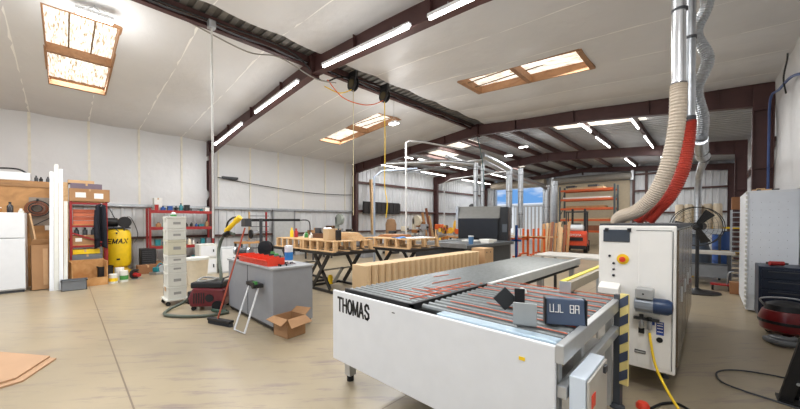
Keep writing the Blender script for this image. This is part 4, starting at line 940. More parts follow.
# extractor
vc = thing('dust_extractor', 'dark red and black shop dust extractor beside the grey workbench', 'vacuum', (-6.62, 1.86, 0), R(48))
MB().prism([(-.24, .06), (.24, .06), (.27, .2), (.25, .34), (-.2, .36), (-.27, .2)], 'y', -.17, .17).build('body', M('deep_maroon', (104, 26, 34), .35, coat=.3), vc, .03)
MB().b(-.24, .22, -.15, .15, .34, .44).build('head', BLACK, vc, .025)
MB().b(-.28, -.2, -.15, .15, .1, .3).build('front_bumper', BLACK, vc, .01); MB().lathe([(.06, 0), (.06, .01)], (.05, -.171, .2), axis=(0, -1, 0)).build('side_badge', BLACK, vc)
mb = MB()
for i in range(5): mb.b(-.18 + i * .035, -.165 + i * .035, -.175, -.17, .12, .28)
mb.build('vent', BLACK, vc)
MB().tube([(.2, -.13, .4), (.24, -.13, .5), (.24, .13, .5), (.2, .13, .4)], .014, curve=False).build('handle', DGREY, vc)
vc.scale = (1.2, 1.15, 1.15)
for y in (-.18, .18): MB().cyl((.17, y - .015, .08), (.17, y + .015, .08), .08, n=18).build('wheel', RUB, vc)
for y in (-.12, .12): MB().cyl((-.2, y - .015, .035), (-.2, y + .015, .035), .035, n=12).build('caster', RUB, vc)
tag(MB().tube([(-6.7, 2.02, .52), (-6.85, 1.8, .55), (-6.65, 1.65, .52), (-6.5, 1.85, .54), (-6.68, 1.97, .54)], .018).build('power_lead', M('grey_lead', (150, 150, 146), .6), smooth=True), 'grey lead coiled on top of the dust extractor', 'cable')
tag(MB().tube([(-6.85, 1.62, .25), (-7.02, 1.5, .1), (-6.95, 1.27, .03), (-6.6, 1.15, .03), (-6.25, 1.35, .03), (-6.02, 1.65, .03), (-6.0, 1.95, .03)], .026, 10).build('suction_hose', HOSEG, smooth=True), 'grey green suction hose looping on the floor in front of the extractor', 'hose')
tag(MB().tube([(-6.42, 1.95, .3), (-6.55, 2.0, .6), (-6.85, 2.05, .95), (-6.88, 2.1, 1.2), (-6.7, 2.15, 1.38), (-6.45, 2.2, 1.36)], .028, 10).build('sander_hose', HOSEG, smooth=True), 'dark curved hose rising to the yellow sander above the workbench', 'hose')
sn = thing('yellow_sander', 'yellow power sander hanging on a boom above the grey workbench', 'sander', (-6.5, 2.2, 1.55), rot=(0, R(-42), R(35)))
MB().lathe([(.03, -.22), (.045, -.18), (.04, .05), (.055, .1), (.05, .2)], axis=(1, 0, 0), n=16).build('body', YEL, sn, smooth=True); MB().lathe([(.08, 0), (.085, .02), (.05, .06)], (-.23, 0, -.03), axis=(0, 0, -1)).build('sanding_pad', BLACK, sn)
MB().tube([(-.15, 0, .04), (-.05, 0, .1), (.08, 0, .09), (.15, 0, .03)], .018).build('handle', BLACK, sn, smooth=True)
bm_ = thing('tool_boom', 'black swing boom arm carrying hoses above the grey workbench', 'boom arm', (-6.46, 2.45, 0))
MB().cyl((-.1, .3, .95), (-.1, .3, 1.66), .03).build('post', DGREY, bm_); MB().beam((-.25, .0, 1.63), (.0, 1.1, 1.63), .05, .05).build('arm', BLACK, bm_); MB().b(-.2, 0, -.05, .08, 1.5, 1.66).build('junction_box', DGREY, bm_, .01)
MB().tube([(.0, 1.1, 1.63), (.05, 1.3, 1.6), (.0, 1.35, 1.3)], .012).build('cable', BLACK, bm_)
tag(MB().cyl((-6.46, 1.85, 1.3), (-6.46, 1.85, ZR - .16), .017, n=10).build('drop_pipe', M('pale_pipe', (206, 206, 202), .4), smooth=True), 'slim white conduit dropping from the ridge near the white totes', 'pipe')
cc = MB().b(-6.52, -6.4, 1.79, 1.91, ZR - .3, ZR - .16).build('ceiling_outlet', GALV, bev=.01); tag(cc, 'small grey junction box at the top of the white conduit', 'junction box')
t = thing('waste_bin', 'cream plastic bin on the floor behind the dust extractor', 'bin', (-9.5, 2.35, 0)); MB().lathe([(.2, 0), (.25, .62), (.26, .64)], n=24).build('body', M('cream_plastic', (218, 206, 182), .5), t, smooth=True); MB().lathe([(.27, .62), (.27, .68), (.05, .7)], n=24).build('lid', OFFW, t, smooth=True)
for i, (x, y, z0, z1, lab) in enumerate(((-11.2, 3.0, 0, .5, 'lower white appliance box behind the cream bin'), (-11.2, 3.0, .5, .92, 'upper white appliance box behind the cream bin'), (-11.1, 3.55, 0, .8, 'grey white cabinet right of the stacked appliance boxes'))):
    t = thing('appliance_box', lab, 'cabinet', (x, y, z0)); MB().b(-.25, .25, -.24, .24, 0, z1 - z0 - .01).build('body', OFFW if i < 2 else M('pale_grey3', (190, 194, 196), .4), t, .01); MB().b(.25, .262, -.2, .2, .05, z1 - z0 - .06).build('door', WHITE, t, .004); MB().b(.262, .275, .12, .15, (z1 - z0) * .4, (z1 - z0) * .6).build('handle', DGREY, t)

# ------------------------------------------------------------------ grey workbench and what stands on it
wb = thing('workbench', 'grey box workbench with red parts bins in the middle left', 'workbench', (-5.4, 2.37, 0))
MB().b(-.9, .9, -.32, .32, .08, .9).build('body', GREYP, wb, .006); MB().b(-.92, .92, -.34, .34, .9, .93).build('worktop', M('worktop_grey', (160, 162, 164), .5), wb, .004)
MB().b(-.02, -.01, -.325, -.32, .1, .9).build('panel_joint', DGREY, wb); MB().b(-.88, .88, -.3, .3, .03, .08).build('plinth_or_shade', BLACK, wb)
for x in (-.82, .82):
    for y in (-.26, .26): MB().cyl((x - .02, y, .045), (x + .02, y, .045), .045, n=12).build('caster', BLACK, wb)
for i in range(6):
    x = -5.74 + i * .19
    t = thing('parts_bin', '%s red parts bin in the row on the grey workbench front edge' % ['leftmost', 'second', 'third', 'fourth', 'fifth', 'rightmost'][i], 'bin', (x, 2.2, .93), group='red parts bins on the workbench')
    mb = MB(); mb.box((0, 0, .004), (.18, .26, .008))
    for s_ in (-1, 1): mb.box((s_ * .088, 0, .06), (.006, .26, .12))
    mb.box((0, .127, .05), (.18, .006, .1)).box((0, -.135, .045), (.18, .006, .095), rot=(R(18), 0, 0)); mb.build('tray', ORED, t)
    MB().b(-.088, .088, -.165, -.148, .08, .095).build('lip', ORED, t)
t = thing('wipes_tub', 'blue and white tub standing on the grey workbench', 'tub', (-4.98, 2.54, .93)); MB().lathe([(.06, 0), (.065, .02), (.065, .22)], n=22).build('body', WHITE, t, smooth=True); MB().lathe([(.0665, .04), (.0665, .17)], n=22).build('blue_label', M('label_blue', (40, 120, 190), .5), t, smooth=True); MB().lathe([(.068, .22), (.066, .27), (.04, .28)], n=22).build('lid', WHITE, t, smooth=True)
t = thing('cable_reel', 'round black reel standing at the back of the workbench', 'reel', (-6.0, 2.6, .93)); MB().lathe([(.15, -.03), (.15, -.02), (.1, -.02), (.1, .02), (.15, .02), (.15, .03)], (0, 0, .16), axis=(.6, -1, 0), n=26).build('spool', BLACK, t); MB().b(-.07, .07, -.05, .05, 0, .02).build('stand', BLACK, t)
tag(MB().b(-5.9, -4.9, 2.4, 2.62, .931, .936).build('paper_sheet', LABEL), 'white paper lying behind the red bins on the workbench', 'paper')
for i, (x, y) in enumerate(((-4.75, 2.45), (-4.62, 2.3), (-4.8, 2.28))):
    t = thing('hand_clamp', ['black clamp lying beside the blue tub on the workbench', 'black clamp nearest the right end of the workbench', 'small black clamp just right of the red bins'][i], 'clamp', (x, y, .93), R(30 + 60 * i)); MB().b(-.09, .09, -.012, .012, 0, .02).build('bar', GALV, t); MB().b(-.09, -.07, -.02, .05, 0, .03).build('jaw', BLACK, t); MB().b(.0, .02, -.02, .05, 0, .03).build('jaw', BLACK, t)
for i, (x, y, h, m, lab) in enumerate(((-6.2, 2.3, .22, DGREY, 'dark grinder housing at the left end of the workbench'), (-5.75, 2.62, .12, BLACK, 'small black charger at the back of the workbench'), (-5.55, 2.6, .1, DGREY, 'grey charger next to the black one on the workbench'))):
    t = thing('bench_tool', lab, 'tool', (x, y, .93)); MB().b(-.06, .06, -.06, .06, 0, h * .7).build('body', m, t, .012); MB().lathe([(.04, 0), (.035, h * .3)], (0, 0, h * .7)).build('knob', GALV if i == 0 else GREEN, t, smooth=True)
br = thing('push_broom', 'red handled push broom leaning on the left end of workbench', 'broom', (0, 0, 0))
MB().beam((-5.68, 1.56, .075), (-5.2, 1.73, .075), .08, .04).build('head', BLACK, br, .005)
mb = MB()
for i in range(24): q = i / 23; mb.beam((-5.67 + .46 * q, 1.563 + .163 * q, 0), (-5.67 + .46 * q, 1.563 + .163 * q, .06), .014, .05)
mb.build('bristles', DGREY, br); MB().cyl((-5.5, 1.63, .09), (-5.38, 2.0, 1.5), .013, n=10).build('handle', M('handle_red', (176, 84, 62), .5), br, smooth=True)
st = thing('roller_stand', 'white U shaped stand leaning on the workbench, green clamp on top', 'stand', (0, 0, 0))
MB().tube([(-5.12, 1.96, .62), (-5.0, 1.7, .02), (-4.72, 1.74, .02), (-4.8, 1.97, .62)], .014, curve=False).build('frame', WHITE, st); MB().b(-5.18, -4.76, 1.93, 2.03, .62, .68).build('top_bar', BLACK, st, .01); MB().lathe([(.045, 0), (.045, .06)], (-4.8, 1.94, .66), axis=(0, -1, 0)).build('clamp_knob', BLACK, st); MB().b(-4.84, -4.76, 1.9, 1.94, .68, .72).build('green_grip', GREEN, st)
ob = thing('open_carton', 'open cardboard box on the floor at the workbench corner', 'box', (-4.3, 2.2, 0), R(8))
ob.scale = (.86, .86, .95)
mb = MB(); mb.box((0, 0, .005), (.38, .34, .01))
for s_ in (-1, 1): mb.box((s_ * .187, 0, .14), (.006, .34, .28)).box((0, s_ * .167, .14), (.38, .006, .28))
mb.build('carton', CARD, ob)
for p in ([(-.19, -.17, .28), (.19, -.17, .28), (.22, -.31, .22), (-.2, -.3, .25)], [(.19, -.17, .28), (.19, .17, .28), (.33, .2, .2), (.33, -.2, .18)], [(-.19, .17, .28), (.19, .17, .28), (.17, .3, .36), (-.19, .28, .34)], [(-.19, -.17, .28), (-.19, .17, .28), (-.3, .16, .2), (-.3, -.17, .22)]):
    MB()._add(p, [(0, 1, 2, 3)]).build('flap', CARD, ob, solid=.006)
tag(MB().tube([(-6.45, 1.95, .02), (-6.35, 1.8, .03), (-6.2, 1.85, .03), (-6.1, 1.95, .025)], .03).build('short_hose', M('dark_green_hose', (44, 70, 54), .5), smooth=True), 'dark green hose end on the floor under the workbench edge', 'hose')

# ------------------------------------------------------------------ lift tables, pallets, boards
def lift_table(x0, x1, y0, y1, z, label):
    t = thing('lift_table', label, 'lift table', ((x0 + x1) / 2, (y0 + y1) / 2, 0), group='black scissor lift tables'); hx, hy = (x1 - x0) / 2, (y1 - y0) / 2
    MB().b(-hx, hx, -hy, hy, z - .07, z).build('platform', BLACK, t, .005); MB().b(-hx + .1, hx - .1, -hy + .1, -hy + .16, 0, .05).b(-hx + .1, hx - .1, hy - .16, hy - .1, 0, .05).b(-hx + .1, -hx + .16, -hy + .1, hy - .1, 0, .05).b(hx - .16, hx - .1, -hy + .1, hy - .1, 0, .05).build('base_frame', BLACK, t)
    for y in (-hy + .15, hy - .15):
        for q0, q1 in ((-1, 1), (1, -1)): MB().beam((q0 * .33, y + .02 * q0, .07), (q1 * .33, y + .02 * q0, z - .09), .03, .09).build('scissor_leg', BLACK, t)
    MB().cyl((-.15, 0, .12), (.2, 0, .5), .04).build('hydraulic_ram', GALV, t, smooth=True); MB().cyl((0, -hy + .12, z / 2), (0, hy - .12, z / 2), .02).build('pivot', GALV, t)
    MB().lathe([(.06, .05), (.06, .25), (.03, .28)], (-.3, 0, 0)).build('pump', YEL, t, smooth=True)
lift_table(-7.2, -5.75, 3.95, 5.15, .93, 'black scissor lift table nearest the grey workbench, under the pallets')
lift_table(-8.8, -7.35, 3.95, 5.15, .93, 'black scissor lift table left of the nearest one')
lift_table(-7.3, -5.1, 5.65, 6.95, .93, 'black scissor lift table behind the row of tan boxes')
def pallet(x0, x1, y0, y1, z, label, n=5, h=.24):
    t = thing('wooden_pallet', label, 'pallet', ((x0 + x1) / 2, (y0 + y1) / 2, z), group='pale wooden pallets on the lift tables'); hx, hy = (x1 - x0) / 2, (y1 - y0) / 2
    for y in (-hy, -hy * .33, hy * .33, hy): MB().b(-hx, hx, y - .05, y + .05, 0, .022).build('bottom_board', PINE, t)
    for i in range(n):
        x = -hx + .04 + (2 * hx - .08) * i / (n - 1)
        MB().b(x - .035, x + .035, -hy, hy, .022, h - .025).build('stringer', PINE, t) if h < .1 else [MB().b(x - .035, x + .035, y - .045, y + .045, .022, h - .022).build('block', PINE, t) for y in (-hy + .045, 0, hy - .045)]
    for i in range(9): y = -hy + .045 + (2 * hy - .09) * i / 8; MB().b(-hx, hx, y - .042, y + .042, h - .022, h).build('deck_board', PINE, t)
    return t
pallet(-7.16, -5.8, 4.0, 5.1, .93, 'pale pallet with tan block and boards, nearest on right'); pallet(-8.55, -7.2, 4.0, 5.1, .93, 'pale pallet to the left, carrying the yellow canister')
pallet(-6.9, -5.2, 5.72, 6.9, .93, 'pale pallet behind the tan boxes with blue cloth')
ZP = 1.17
carton('square tan board block standing on the near pallet', -6.35, 4.3, ZP, .22, .32, .26, MDF, lab=False, name='board_block', cat='block')
t = thing('black_sprayer', 'slim black container beside the tan block on the pallet', 'container', (-6.08, 4.3, ZP)); MB().b(-.04, .04, -.06, .06, 0, .24).build('body', BLACK, t, .015); MB().lathe([(.02, 0), (.02, .03)], (0, 0, .24)).build('cap', DGREY, t)
for i in range(8):
    z = ZP + i * .021; dx = random.uniform(-.04, .04)
    tag(MB().b(-6.9 + i * .03 + dx, -5.95 - i * .03, 4.62 + .01 * i, 5.02 - .01 * i, z, z + .02).build('cut_board', MDF if i % 2 else PINE, bev=.002), ['lowest', 'second', 'third', 'fourth', 'fifth', 'sixth', 'seventh', 'topmost'][i] + ' cut board in the stack at the back of the near pallet', 'board', 'cut boards stacked on the near pallet')
for i, (x, y, h, m, lab) in enumerate(((-8.35, 4.35, .26, YEL, 'yellow canister standing on the left pallet'), (-8.2, 4.4, .24, RED, 'red topped canister beside the yellow canister'), (-7.9, 4.5, .12, LABEL, 'short white jar on the left pallet'), (-7.75, 4.45, .16, GREEN, 'small green can on the left pallet'), (-7.6, 4.5, .14, LABEL, 'small white can right of the green can'))): bottle(lab, (x, y, ZP), m, h, .05, name='canister', cat='canister', cap=m)
t = thing('parts_rack', 'brown and grey machine parts heaped on the left pallet', 'parts', (-7.4, 4.75, ZP)); MB().b(-.3, .3, -.2, .2, 0, .12).build('tray', TEAK, t); MB().b(-.22, .0, -.12, .1, .12, .26).build('block', DGREY, t, .01); MB().cyl((.12, -.1, .2), (.12, .15, .2), .07).build('roller', GALV, t)
tag(MB().grid(lambda u, v: (-5.95 + .45 * u, 5.85 + .4 * v, ZP + .012 + .02 * math.sin(u * 8) * math.cos(v * 7)), 10, 10).build('blue_cloth', M('cloth_blue', (90, 140, 200), .9), smooth=True, solid=.006), 'crumpled pale blue cloth on the pallet behind the tan boxes', 'cloth')
tag(MB().b(-5.7, -5.25, 6.0, 6.8, ZP + .001, ZP + .02).build('thin_sheet', LABEL), 'thin white sheet on the right of the farther pallet', 'sheet')
for i in range(3): tag(MB().b(-6.85 + .05 * i, -6.1, 6.2, 6.8, ZP + i * .022, ZP + .02 + i * .022).build('cut_board', wood('brown_board', (150, 100, 66), (180, 130, 90))), ['bottom', 'middle', 'top'][i] + ' brown board on the left side of the farther pallet', 'board', 'brown boards on the farther pallet')

# row of tan corrugated boxes
tag(MB().b(-4.56, -4.12, 3.5, 7.95, 0, .1).build('base_board', PINE), 'long wooden base board under the row of tan boxes', 'board')
ns = ['first', 'second', 'third', 'fourth', 'fifth', 'sixth', 'seventh', 'eighth', 'ninth', 'tenth', 'eleventh', 'twelfth', 'thirteenth', 'fourteenth', 'fifteenth', 'sixteenth', 'seventeenth', 'eighteenth', 'nineteenth', 'twentieth', 'twenty-first', 'twenty-second', 'twenty-third']
def tan_box():
    t = thing('tan_panel', 'x', 'panel', (0, 0, 0), group='row of tan panels behind the conveyor')
    MB().prism([(-.19, 0), (.15, 0), (.19, .03), (.2, .08), (.17, .13), (.12, .155), (-.19, .155)], 'z', 0, .745).build('panel', MDF, t, .004)
    return t
tb = tan_box()
for i in range(23):
    o = tb if i == 0 else copy_tree(tb); o.location = (-4.35, 3.5 + i * .163, .1)
    o['label'] = '%s tan panel from the near end in the row behind the conveyor' % ns[i] if i else 'nearest tan panel, its broad end face showing behind the conveyor'
t = thing('end_carton', 'reddish tan carton with holes closing the far end of panel row', 'box', (-4.35, 7.45, .1)); MB().b(-.19, .2, 0, .45, 0, .8).build('carton', CARD2, t, .004)
for y, z in ((.1, .7), (.3, .7), (.1, .35)): MB().lathe([(.02, 0), (.02, .003)], (.2, y, z), axis=(1, 0, 0)).build('vent_hole', BLACK, t)

# ------------------------------------------------------------------ big hooded machine and bed
hm = thing('hooded_router', 'large machine with slanted grey hood and dark front in centre', 'machine', (-6.45, 11.35, 0), R(20))
MB().b(-.95, .75, 0, 1.3, .1, 1.75).build('cabinet', M('charcoal', (44, 46, 50), .4, var=.03), hm, .02)
MB().prism([(-.12, 1.72), (1.4, 1.72), (1.4, 2.2), (.12, 2.2)], 'x', -.95, .68).build('hood', M('hood_grey', (136, 136, 133), .45), hm, .02)
MB().b(-.9, .62, -.14, 0, .95, 1.72).build('front_shield', M('smoked_shield', (34, 36, 40), .25), hm, .01)
MB().b(.7, 1.0, -.15, .9, 0, 2.15).build('control_column', M('column_black', (30, 31, 34), .35), hm, .015); MB().b(.78, .95, -.17, -.15, 1.2, 1.5).build('screen', M('screen_grey', (90, 96, 104), .3), hm)
MB().b(-1.02, -.93, -.1, .2, 1.3, 2.22).build('side_bracket', GALV, hm); MB().lathe([(.16, 2.2), (.16, 2.28), (.08, 2.34)], (-.5, .7, 0)).build('vent_cap', DGREY, hm)
be = thing('machine_bed', 'long flat machine bed in front of the hooded machine', 'machine bed', (-5.85, 9.1, 0))
MB().b(-1.15, .95, -1.3, 1.7, .82, .92).build('bed_plate', M('bed_grey', (88, 92, 96), .35, .3), be, .01); MB().b(-1.05, .85, -1.2, 1.6, .1, .82).build('cabinet', M('bed_dark', (60, 62, 66), .5), be); MB().b(-1.15, .95, -1.34, -1.3, .84, .97).build('front_rail', GALV, be)
MB().b(-.7, -.6, -1.0, 1.5, .92, .97).build('fence', ALU, be)
t = thing('blue_cup', 'blue and white cup standing on the machine bed', 'cup', (-5.2, 8.5, .92)); MB().lathe([(.07, 0), (.08, .22)], n=18).build('body', M('cup_blue', (80, 120, 160), .4), t, smooth=True); MB().lathe([(.085, .22), (.085, .25)], n=18).build('lid', WHITE, t)
for i, (x, y, sx, sy, h) in enumerate(((-5.4, 9.9, .5, .3, .08), (-5.1, 9.3, .3, .3, .12), (-5.9, 9.6, .5, .3, .05))):
    tag(MB().b(x - sx / 2, x + sx / 2, y - sy / 2, y + sy / 2, .921, .921 + h).build('white_part', LABEL, bev=.01), ['wide white part', 'tallest white part', 'thin white part'][i] + ' lying on the bed before the dark machine', 'part')

# ------------------------------------------------------------------ orange lumber stands, pallet rack, forklift
def lumber_stand(x, y, label, bl=False):
    t = thing('lumber_stand', label, 'stand', (x, y, 0), group='orange lumber stands'); m = BLUE if bl else ORANGE
    for dx in ((0,) if bl else (-.5, 0, .5)): MB().b(dx - .04, dx + .04, -.04, .04, 0, 1.45 if bl else 1.25).build('post', m, t)
    MB().b(-.2 if bl else -.55, .2 if bl else .55, -.04, .04, .78, .86).build('cross_bar', m, t)
    for dx in ((0,) if bl else (-.5, 0, .5)): MB().b(dx - .03, dx + .03, -.4, .4, 0, .06).build('foot_bar', m, t)
lumber_stand(-6.3, 14.2, 'orange lumber stand nearest the hooded machine'); lumber_stand(-6.1, 15.6, 'second orange lumber stand, beside the upright panels'); lumber_stand(-5.9, 17.0, 'orange lumber stand closest to the forklift'); lumber_stand(-5.75, 12.9, 'blue upright stand just right of the hooded machine', True)
PM = [wood('oak_panel', (170, 120, 76), (196, 150, 100), (8, 8, 1)), wood('walnut_panel', (128, 78, 52), (150, 96, 66), (8, 8, 1)), PINE, M('tan_board')]
pn = ['golden', 'dark brown', 'pale pine', 'tan']
random.seed(5); cnt = {}
for i in range(9):
    x = -6.05 + i * .14; y = 16.5 + (i % 3) * .09; k = (i * 7) % 4; h = 1.3 + .3 * random.random(); cnt[k] = cnt.get(k, 0) + 1
    tag(MB().beam((x, y, 0), (x + .02, y + .25, h), .13, .03).build('lumber_plank', PM[k]), '%s %s plank from the left, upright among the orange stands' % (ns[cnt[k] - 1], pn[k]), 'plank', 'upright planks by the orange stands')
tag(MB().b(-7.2, -5.2, 15.52, 15.68, .861, .9).build('long_plank', PINE), 'long pale plank lying across the orange lumber stands', 'plank')
t = MB().b(-8.3, -6.2, 17.2, 17.3, 0, .3)
rk2 = thing('pallet_rack', 'tall orange beamed pallet rack in front of tan roller door', 'rack', (-5.35, 22.0, 0))
for x in (-1.45, 1.45):
    for y in (-.45, .45): MB().b(x - .045, x + .045, y - .045, y + .045, 0, 3.75).build('upright', M('rack_green', (74, 82, 84), .5), rk2)
    for z in (.3, 1.1, 1.9, 2.7): MB().beam((x, -.45, z), (x, .45, z + .7), .03, .03).build('brace', M('rack_green'), rk2)
for z in (.95, 1.62, 2.3, 2.86, 3.42):
    for y in (-.47, .47): MB().b(-1.4, 1.4, y - .03, y + .03, z, z + .12).build('beam', ORANGE, rk2)
    MB().b(-1.38, 1.38, -.44, .44, z + .1, z + .12).build('deck', PLY, rk2)
for i, z in enumerate((1.07, 1.74, 2.42, 2.98, 3.54)):
    w_ = (1.2, 1.3, 1.1, 1.3, 1.0)[i]; h = (.3, .08, .12, .1, .12)[i]
    tag(MB().b(-5.35 - w_, -5.35 + w_ * .9, 21.58, 22.3, z + .001, z + h).build('sheet_stack', [PM[1], MDF, PM[0], LABEL, PM[3]][i], bev=.005), ['brown board bundle on the lowest', 'thin tan sheets on the second', 'golden sheets on the third', 'white sheets on the fourth', 'tan sheets on the top'][i] + ' level of pallet rack', 'sheets')
for i, (x, w_) in enumerate(((-6.2, .5), (-5.0, .45))): carton(['left', 'right'][i] + ' small dark crate on the top level of the pallet rack', x, 21.75, 3.66, .5, w_, .12, DGREY, lab=False, name='dark_crate', cat='crate')
fk = thing('forklift', 'orange counterbalance forklift parked before the pallet rack', 'forklift', (-5.1, 18.9, 0), R(10))
OM = M('forklift_orange', (212, 74, 40), .4, coat=.3)
MB().prism([(-.9, .35), (-.95, .95), (-.8, 1.12), (-.2, 1.05), (.0, .6), (.8, .55), (.8, .3)], 'x', -.52, .52).build('chassis', OM, fk, .04)
MB().b(-.35, .35, -.97, -.93, .62, .8).build('rear_grille', BLACK, fk); text('TOYOTA', .15, WHITE, fk, (-.34, -.945, .86), (R(97), 0, 0), bold=.003)
MB().b(-.48, .48, -.93, -.6, .2, .38).build('bumper', BLACK, fk)
for x in (-.45, .45):
    for y, r in ((-.6, .24), (.62, .3)): MB().cyl((x - .09, y, r), (x + .09, y, r), r, n=22).build('wheel', RUB, fk, smooth=True)
for x in (-.46, .46):
    MB().beam((x, -.55, 1.05), (x, -.4, 2.1), .05, .06).build('roof_post', BLACK, fk); MB().beam((x, .6, .55), (x, .4, 2.1), .05, .06).build('roof_post', BLACK, fk)
mb = MB().b(-.5, .5, -.45, -.38, 2.08, 2.13).b(-.5, .5, .36, .44, 2.08, 2.13)
for i in range(6): mb.b(-.48 + i * .185, -.44 + i * .185, -.4, .4, 2.09, 2.12)
mb.build('overhead_guard', BLACK, fk)
for x in (-.3, .3): MB().b(x - .05, x + .05, .82, .94, .1, 2.3).build('mast', BLACK, fk)
for x in (-.25, .25): MB().b(x - .05, x + .05, .95, 1.9, .08, .13).build('fork', DGREY, fk)
MB().b(-.22, .22, -.35, .1, 1.0, 1.1).b(-.22, .22, -.38, -.28, 1.1, 1.5).build('seat', BLACK, fk, .03)
MB().lathe([(.08, -.38), (.17, -.33), (.17, .33), (.08, .38)], (0, -.68, 1.27), axis=(1, 0, 0), n=20).build('gas_tank', WHITE, fk, smooth=True)
MB().lathe([(.15, 0), (.17, .02), (.15, .03)], (0, .35, 1.35), axis=(0, -.7, .7)).build('steering_wheel', BLACK, fk)

# ------------------------------------------------------------------ left wall, far half: machines and clutter
dp = struct(MB().b(XL + .07, XL + .1, 6.5, 7.45, .02, 2.05).build('door_3', M('grey_door', (186, 188, 188), .5)))
mb = MB()
for y in (6.44, 7.45): mb.b(XL + .05, XL + .13, y, y + .06, 0, 2.1)
mb.b(XL + .05, XL + .13, 6.44, 7.51, 2.05, 2.11); mb.build('door_frame', GREYP, dp)
t = thing('peg_shelf', 'low wall shelf of small parts with red upright near the door', 'shelf', (-13.5, 5.6, 0))
for y in (-.35, .35): MB().b(-.2, -.14, y - .03, y + .03, 0, 2.0).build('post', RED if y > 0 else PINE, t)
for i in range(7): MB().b(-.18, .15, -.33, .33, .5 + i * .22, .52 + i * .22).build('shelf', DGREY, t)
t = thing('wall_tv_screens', 'dark slatted panel fixed high on the far left wall', 'panel', (-13.95, 13.0, 2.05))
MB().b(-.06, .0, -1.45, 1.45, 0, .68).build('panel', BLACK, t)
mb = MB()
for i in range(9): mb.b(0, .02, -1.4 + i * .33, -1.12 + i * .33, .04, .64)
mb.build('slats', M('slat_dark', (36, 32, 32), .6), t)
def machine(label, x, y, kind, h=1.5, body=M('cast_grey', (168, 168, 160), .5), acc=TEAK, rz=0, name='woodworking_machine'):
    t = thing(name, label, 'machine', (x, y, 0), rz)
    if kind == 'saw':      # bandsaw
        MB().b(-.25, .25, -.2, .2, 0, .45).build('base', body, t, .01); MB().b(-.28, .32, -.28, .28, .85, .9).build('table', GALV, t); MB().b(-.28, -.14, -.08, .08, .45, h).build('spine', body, t)
        MB().lathe([(.26, -.08), (.27, 0), (.26, .08)], (0, 0, h - .1), axis=(0, 1, 0), n=24).build('upper_wheel_cover', acc, t, smooth=True); MB().lathe([(.24, -.08), (.24, .08)], (0, 0, .62), axis=(0, 1, 0), n=24).build('lower_wheel_cover', body, t, smooth=True)
    elif kind == 'press':
        MB().b(-.2, .2, -.25, .25, 0, .06).build('base', body, t); MB().cyl((-.08, 0, .05), (-.08, 0, h), .045).build('column', GALV, t, smooth=True); MB().b(-.2, .3, -.13, .13, h - .3, h).build('head', acc, t, .03); MB().cyl((.18, 0, h - .5), (.18, 0, h - .3), .03).build('spindle', GALV, t); MB().lathe([(.18, 0), (.18, .04)], (.12, 0, .85), n=20).build('table', body, t)
        MB().tube([(.1, .13, h - .18), (.1, .25, h - .3)], .01).build('lever', BLACK, t)
    elif kind == 'dust':
        MB().b(-.3, .3, -.3, .3, 0, .12).build('base', DGREY, t); MB().lathe([(.26, .12), (.28, .5), (.26, .85)], n=22).build('lower_bag', CREAM, t, smooth=True); MB().lathe([(.3, .85), (.3, 1.0)], n=22).build('ring', body, t); MB().lathe([(.26, 1.0), (.28, h - .3), (.2, h - .05), (.05, h)], n=22).build('upper_bag', acc, t, smooth=True)
    elif kind == 'saw_table':
        MB().b(-.5, .5, -.4, .4, .82, .88).build('table', GALV, t, .005); MB().b(-.3, .3, -.28, .28, 0, .82).build('cabinet', body, t, .01); MB().b(-.5, .5, .1, .14, .88, .96).build('fence', ALU, t); MB().lathe([(.09, 0), (.09, .02)], (.32, 0, .6), axis=(1, 0, 0)).build('hand_wheel', BLACK, t)
    elif kind == 'mitre':
        MB().b(-.35, .35, -.5, .5, .78, .84).build('bench_top', PLY, t)
        for a in (-.3, .3):
            for b_ in (-.45, .45): MB().b(a - .03, a + .03, b_ - .03, b_ + .03, 0, .78).build('leg', DGREY, t)
        MB().lathe([(.16, 0), (.16, .05)], (0, 0, .84)).build('turntable', GALV, t); MB().lathe([(.17, -.03), (.17, .03)], (0, 0, 1.12), axis=(0, 1, 0)).build('blade_guard', acc, t, smooth=True); MB().cyl((-.05, .05, 1.1), (-.05, .28, 1.2), .07).build('motor', body, t, smooth=True)
    return t
BEIG = M('machine_beige', (206, 198, 178), .5); YO = M('tool_yellow', (226, 176, 50), .45)
machine('beige dust collector with brown top near the second column', -11.5, 11.3, 'dust', 1.75, BEIG, M('brown_bag', (150, 116, 84), .8))
machine('beige bandsaw behind the farther pallet', -10.9, 12.6, 'saw', 1.75, BEIG, BEIG)
machine('grey drill press with orange brown head beside the bandsaw', -11.3, 13.3, 'press', 1.6, GREYP, M('brown_head', (140, 92, 50), .5))
machine('orange headed drill press by the third column', -10.7, 14.2, 'press', 1.45, ORANGE, ORANGE)
machine('yellow and orange mitre saw bench before the third column', -10.0, 14.3, 'mitre', 1.3, YO, YO)
machine('orange mitre saw bench right of the yellow one', -9.3, 13.9, 'mitre', 1.2, ORANGE, ORANGE)
machine('yellow topped dust collector left of the hooded machine', -10.4, 15.6, 'dust', 1.7, GREYP, YO)
machine('orange dust unit between yellow collector and hooded machine', -9.2, 15.2, 'dust', 1.45, GREYP, M('dark_orange', (190, 90, 40), .6))
machine('grey table saw seen beyond the pallets on the left', -11.2, 9.3, 'saw_table', 1, GREYP)
machine('white bodied table saw near the second column', -11.6, 10.2, 'saw_table', 1, OFFW)
machine('grey mitre saw bench below the door on the left wall', -12.2, 7.6, 'mitre', 1.3, GREYP, DGREY)
machine('dark mitre saw bench under the white insulation, left of the door', -12.6, 4.9, 'mitre', 1.3, GREYP, BLACK)
machine('tall pale bandsaw against the left wall by the second column', -12.9, 9.2, 'saw', 1.8, M('pale_green_grey', (150, 158, 150), .5), M('pale_green_grey'))
